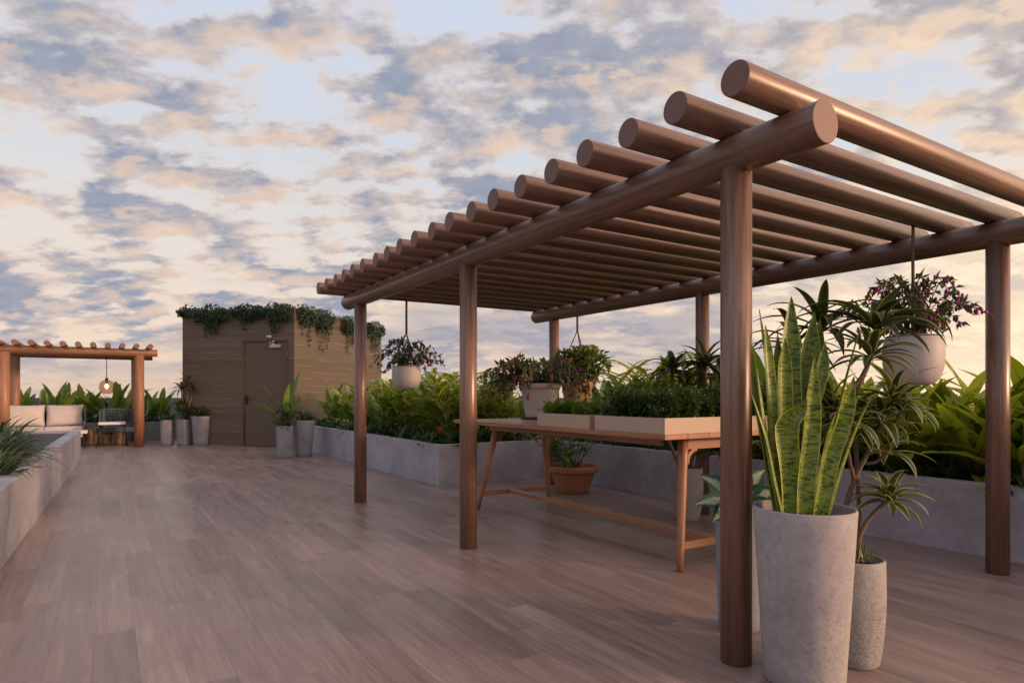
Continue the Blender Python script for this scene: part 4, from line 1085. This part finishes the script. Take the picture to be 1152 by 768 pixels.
for k,lb in enumerate(('plump oatmeal cushion at the pendant end of the sofa','oatmeal cushion in the middle of the sofa','oatmeal cushion at the grass end of the sofa')):
    x=-0.055-0.37-0.745*k
    if pw is None: pw=pillow(0.74,0.52,0.24).build('sofa_cushion',M['fabric']); o=pw
    else: o=pw.copy(); col.objects.link(o)
    o.location=G(0.95+0.56,-1.05+x,0.70); o.rotation_euler=(R(-12),0,TH+(0,0.05,-0.04)[k]); tag(o,lb,'cushion','cushions on the sofa')
# coffee table
t=thing('coffee_table','low white coffee table with black legs in front of the sofa','coffee table',G(0.2,-1.0),TH)
mb=MB(); mb.box((-1.0,0,0.32),(0,0.5,0.385)); mb.build('tabletop',M['white'],t,bevel=0.006)
for x in (-0.95,-0.09):
    for y in (0.04,0.42):
        mb=MB(); mb.box((x,y,0),(x+0.05,y+0.04,0.319)); mb.build('leg',M['black'],t)
# stumps
for i,(px,Y,r_,h_,lb) in enumerate(((105,15.2,0.115,0.39,'barky tree stump between the coffee table and the wire stool'),(118.5,15.3,0.13,0.37,'barky tree stump behind the wire stool, nearer the sofa'),(134,15.35,0.14,0.38,'barky tree stump behind the wire stool, nearer the pergola post'))):
    t=thing('tree_stump',lb,'tree stump',atY(px,Y),i*2.1,'tree stumps used as side tables')
    mb=MB(); n=28
    rg2=random.Random(i+3); ph=[rg2.uniform(0,6.28) for _ in range(4)]
    rings=[]
    for j in range(6):
        z=h_*j/5; rings.append([mb.vert((math.cos(a)*q,math.sin(a)*q,z)) for k in range(n) for a in (6.283*k/n,) for q in (r_*(1+0.07*math.sin(3*a+ph[0])+0.05*math.sin(7*a+ph[1]+z*3)+0.06*(1-j/5)**2),)])
    for j in range(5):
        for k in range(n): mb.face([rings[j][k],rings[j][(k+1)%n],rings[j+1][(k+1)%n],rings[j+1][k]],None,True)
    mb.face(list(reversed(rings[0])));mb.face(rings[-1]); mb.build('trunk',M['stump'],t)
    mb=MB(); mb.lathe([(0,h_+0.002),(r_*0.86,h_+0.002),(r_*0.88,h_-0.01)],24); mb.build('top',M['teak'],t)
# wire stool
t=thing('wire_stool','white-topped stool on thin black wire legs in front of the stumps','stool',atY(126,14.95),TH)
mb=MB(); mb.box((-0.27,-0.22,0.50),(0.27,0.22,0.56)); mb.build('seat',M['white'],t,bevel=0.012)
for sx in (-1,1):
    for sy in (-1,1):
        mb=MB(); mb.tube([(sx*0.24,sy*0.18,0.499),(sx*0.30,sy*0.24,0.01)],0.010,8); mb.build('leg',M['black'],t)
for sx in (-1,1):
    mb=MB(); mb.tube([(sx*0.30,-0.24,0.012),(sx*0.30,0.24,0.012)],0.010,8); mb.build('runner',M['black'],t)
# woven lounge chair
t=thing('lounge_chair','dark woven tub chair beside the small pergola post','armchair',G(1.05,-0.36),TH-0.15)
mb=MB()
w2,d2,zt=0.36,0.34,0.84
def lattice(mb,p,q,z0,z1,nx,nz):
    p=Vector(p); q=Vector(q)
    for i in range(nx+1):
        a=p.lerp(q,i/nx); mb.tube([(a.x,a.y,z0),(a.x,a.y,z1)],0.007,5,False)
    for j in range(nz+1):
        z=z0+(z1-z0)*j/nz; mb.tube([(p.x,p.y,z),(q.x,q.y,z)],0.007,5,False)
lattice(mb,(-w2,d2,0),(w2,d2,0),0.42,zt-0.02,15,9); mb.build('backrest',M['mesh'],t)
for sx in (-1,1):
    mb=MB(); lattice(mb,(sx*w2,d2,0),(sx*w2,-d2,0),0.30,zt-0.02,14,11); mb.build('side_panel',M['mesh'],t)
mb=MB(); mb.tube([(-w2,-d2,0.03),(-w2,-d2,zt),(-w2,d2,zt),(w2,d2,zt),(w2,-d2,zt),(w2,-d2,0.03)],0.018,8); mb.build('frame',M['mesh'],t)
mb=MB(); mb.box((-w2+0.02,-d2,0.30),(w2-0.02,d2-0.02,0.42)); mb.build('seat_cushion',M['mesh'],t,bevel=0.03)
for sx in (-1,1):
    mb=MB(); mb.tube([(sx*w2,d2,0.0),(sx*w2,d2,0.42)],0.015,8); mb.build('leg',M['black'],t)
# pendant lamp
pl=atY(120,15.0); zc=zat(435,15.0); GRr=0.155
t=thing('pendant_lamp','lit amber glass globe lamp hanging from the small pergola','pendant lamp',(pl.x,pl.y,zc))
mb=MB(); mb.tube([(0,0,GRr+0.01),(0,0,2.24-zc)],0.008,8); mb.build('cord',M['black'],t)
mb=MB(); mb.lathe([(0,GRr+0.06),(0.03,GRr+0.05),(0.035,GRr-0.03),(0.02,GRr-0.08),(0,GRr-0.08)],20); mb.build('socket',M['black'],t)
mb=MB(); mb.lathe([(0.05,GRr*1.0),(0.11,GRr*0.85),(GRr*0.95,GRr*0.4),(GRr,0),(GRr*0.95,-GRr*0.45),(0.11,-GRr*0.9),(0.07,-GRr*1.05)],36); mb.build('lamp_shade',M['glass'],t)
mb=MB(); mb.ell((0,0,0.015),(0.035,0.035,0.055),14,10); mb.build('bulb',M['bulb'],t)

# ------------------------------------------------------------------ WORLD
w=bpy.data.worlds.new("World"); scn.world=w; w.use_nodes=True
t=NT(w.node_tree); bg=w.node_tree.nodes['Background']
SUN_AZ=Vector((0.945,-0.33,0)).normalized(); SUN_EL=R(10)
tc=t.node('ShaderNodeTexCoord').outputs['Generated']
sx=t.node('ShaderNodeSeparateXYZ'); t.link(tc,sx.inputs[0]); dx_,dy_,dz_=sx.outputs
el=t.math('MAXIMUM',dz_,0.0)
base=t.ramp(el,[(0.0,(0.70,0.50,0.38)),(0.07,(0.78,0.60,0.47)),(0.20,(0.71,0.635,0.58)),(0.34,(0.60,0.62,0.67)),(0.55,(0.55,0.61,0.75)),(1.0,(0.55,0.66,0.95))])
# warm bright side towards +x
warm=t.maprange(dx_,-0.15,0.75,0,1,True)
lowb=t.maprange(el,0.0,0.40,1,0.0,True)
wf=t.math('MULTIPLY',warm,lowb)
base=t.mix(wf,base,(1.08,0.82,0.55))
nis=t.node('ShaderNodeTexSky',sky_type='NISHITA'); nis.sun_disc=False; nis.sun_elevation=SUN_EL; nis.sun_rotation=math.atan2(SUN_AZ.x,SUN_AZ.y)
nis.air_density=1.0; nis.dust_density=1.5
nisc=t.mix(1.0,nis.outputs[0],(0.012,0.012,0.012),'MULTIPLY')
base=t.mix(1.0,base,nisc,'ADD')
# cloud sheet
den=t.math('ADD',el,0.27)
cp=t.node('ShaderNodeCombineXYZ'); t.link(t.math('DIVIDE',dx_,den),cp.inputs[0]); t.link(t.math('DIVIDE',dy_,den),cp.inputs[1])
def shifted(v,o):
    n=t.node('ShaderNodeVectorMath',operation='ADD'); t.link(v,n.inputs[0]); n.inputs[1].default_value=o; return n.outputs[0]
P0=cp.outputs[0]
def dens(v):
    st_=t.vmul(v,(0.92,1.22,1))
    a=t.noise(st_,5.5,9,0.57,0.0); b=t.noise(shifted(st_,(7.3,2.1,0)),1.7,2,0.5)
    return t.math('ADD',t.math('MULTIPLY',a,0.70),t.math('MULTIPLY',b,0.34))
d0=dens(shifted(P0,(3.1,5.7,0))); d1=dens(shifted(t.vmul(P0,(1.045,1.045,1)),(3.1+0.03,5.7,0)))
thr=0.487
cov=t.maprange(d0,thr-0.05,thr+0.06,0,1,True)
thick=t.maprange(d0,thr-0.005,thr+0.13,0,1)
lit=t.maprange(t.math('SUBTRACT',d0,d1),-0.03,0.10,0,1)
fine=t.noise(shifted(P0,(1.7,0.3,0)),15.0,6,0.6)
shade=t.mix(t.maprange(fine,0.3,0.7,0,1),t.mix(warm,(0.235,0.27,0.36),(0.36,0.335,0.36)),t.mix(warm,(0.33,0.36,0.45),(0.50,0.45,0.45)))
peach=t.mix(t.maprange(t.math('ADD',fine,t.math('MULTIPLY',lit,0.5)),0.45,0.95,0,1),t.mix(warm,(0.68,0.57,0.50),(0.84,0.69,0.54)),t.mix(warm,(0.84,0.61,0.45),(1.02,0.75,0.49)))
dark_=t.math('MULTIPLY',t.math('POWER',thick,0.75),t.math('SUBTRACT',1.0,t.math('MULTIPLY',lit,0.72)))
cc=t.mix(t.math('MULTIPLY',dark_,1.6,None,True),peach,shade)
fade=t.maprange(el,0.0,0.10,0.45,1.0,True)
skyc=t.mix(t.math('MULTIPLY',t.math('MULTIPLY',cov,fade),t.maprange(wf,0.15,0.8,0.94,0.45)),base,cc)
# low grey-blue bank near the horizon
bk=t.noise(t.vmul(tc,(2.2,2.2,16)),1.0,5,0.5)
bank=t.math('MULTIPLY',t.maprange(t.math('ADD',bk,t.math('MULTIPLY',el,-1.2)),0.36,0.50,0,1,True),t.maprange(el,0.015,0.05,0.15,1,True))
bank=t.math('MULTIPLY',bank,t.maprange(el,0.12,0.19,1,0,True))
bank=t.math('MULTIPLY',bank,t.maprange(dx_,0.25,0.6,0.75,0.12,True))
skyc=t.mix(bank,skyc,(0.36,0.345,0.40))
skyc=t.mix(t.maprange(dz_,-0.06,-0.005,1,0),skyc,(0.16,0.16,0.17))
# out-of-view low-sun glow and behind-camera sky boost, added to brighten the scene
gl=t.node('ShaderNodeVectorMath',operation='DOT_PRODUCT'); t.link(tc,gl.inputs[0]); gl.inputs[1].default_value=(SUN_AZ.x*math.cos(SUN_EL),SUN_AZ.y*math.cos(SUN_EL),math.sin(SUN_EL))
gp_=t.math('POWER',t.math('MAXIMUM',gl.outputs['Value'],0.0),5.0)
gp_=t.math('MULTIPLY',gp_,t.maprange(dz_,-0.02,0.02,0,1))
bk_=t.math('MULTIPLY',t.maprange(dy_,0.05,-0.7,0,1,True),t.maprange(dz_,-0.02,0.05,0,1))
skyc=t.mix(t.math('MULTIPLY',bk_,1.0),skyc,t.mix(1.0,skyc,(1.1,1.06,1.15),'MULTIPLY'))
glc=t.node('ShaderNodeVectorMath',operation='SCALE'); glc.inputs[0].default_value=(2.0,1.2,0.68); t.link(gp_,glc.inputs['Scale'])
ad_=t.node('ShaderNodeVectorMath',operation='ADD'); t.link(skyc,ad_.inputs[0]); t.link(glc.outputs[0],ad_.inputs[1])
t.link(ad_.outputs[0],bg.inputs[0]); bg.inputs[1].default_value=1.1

sl=bpy.data.lights.new('sun','SUN'); sl.energy=3.0; sl.angle=R(7); sl.color=(1.0,0.60,0.38)
so=bpy.data.objects.new('sun',sl); col.objects.link(so)
sd=Vector((SUN_AZ.x*math.cos(SUN_EL),SUN_AZ.y*math.cos(SUN_EL),math.sin(SUN_EL)))
so.rotation_euler=(-sd).to_track_quat('-Z','Y').to_euler()
so.location=(10,-3,8)

# ------------------------------------------------------------------ CAMERA
cd=bpy.data.cameras.new('camera'); cd.sensor_width=36; cd.lens=F_PX/1152*36; cd.shift_y=(HZ-384)/1152; cd.clip_end=20000; cd.clip_start=0.05
co=bpy.data.objects.new('camera',cd); col.objects.link(co); co.location=(0,0,CAMH); co.rotation_euler=(R(90),0,0); scn.camera=co

scn.view_settings.view_transform='Standard'; scn.view_settings.look='None'; scn.view_settings.exposure=0.0; scn.view_settings.gamma=1.0
scn.view_settings.use_curve_mapping=False
cy=scn.cycles
cy.use_denoising=True
try: cy.denoiser='OPENIMAGEDENOISE'
except Exception: pass
cy.max_bounces=7; cy.diffuse_bounces=4; cy.glossy_bounces=3; cy.transmission_bounces=4; cy.transparent_max_bounces=8
cy.sample_clamp_indirect=6.0
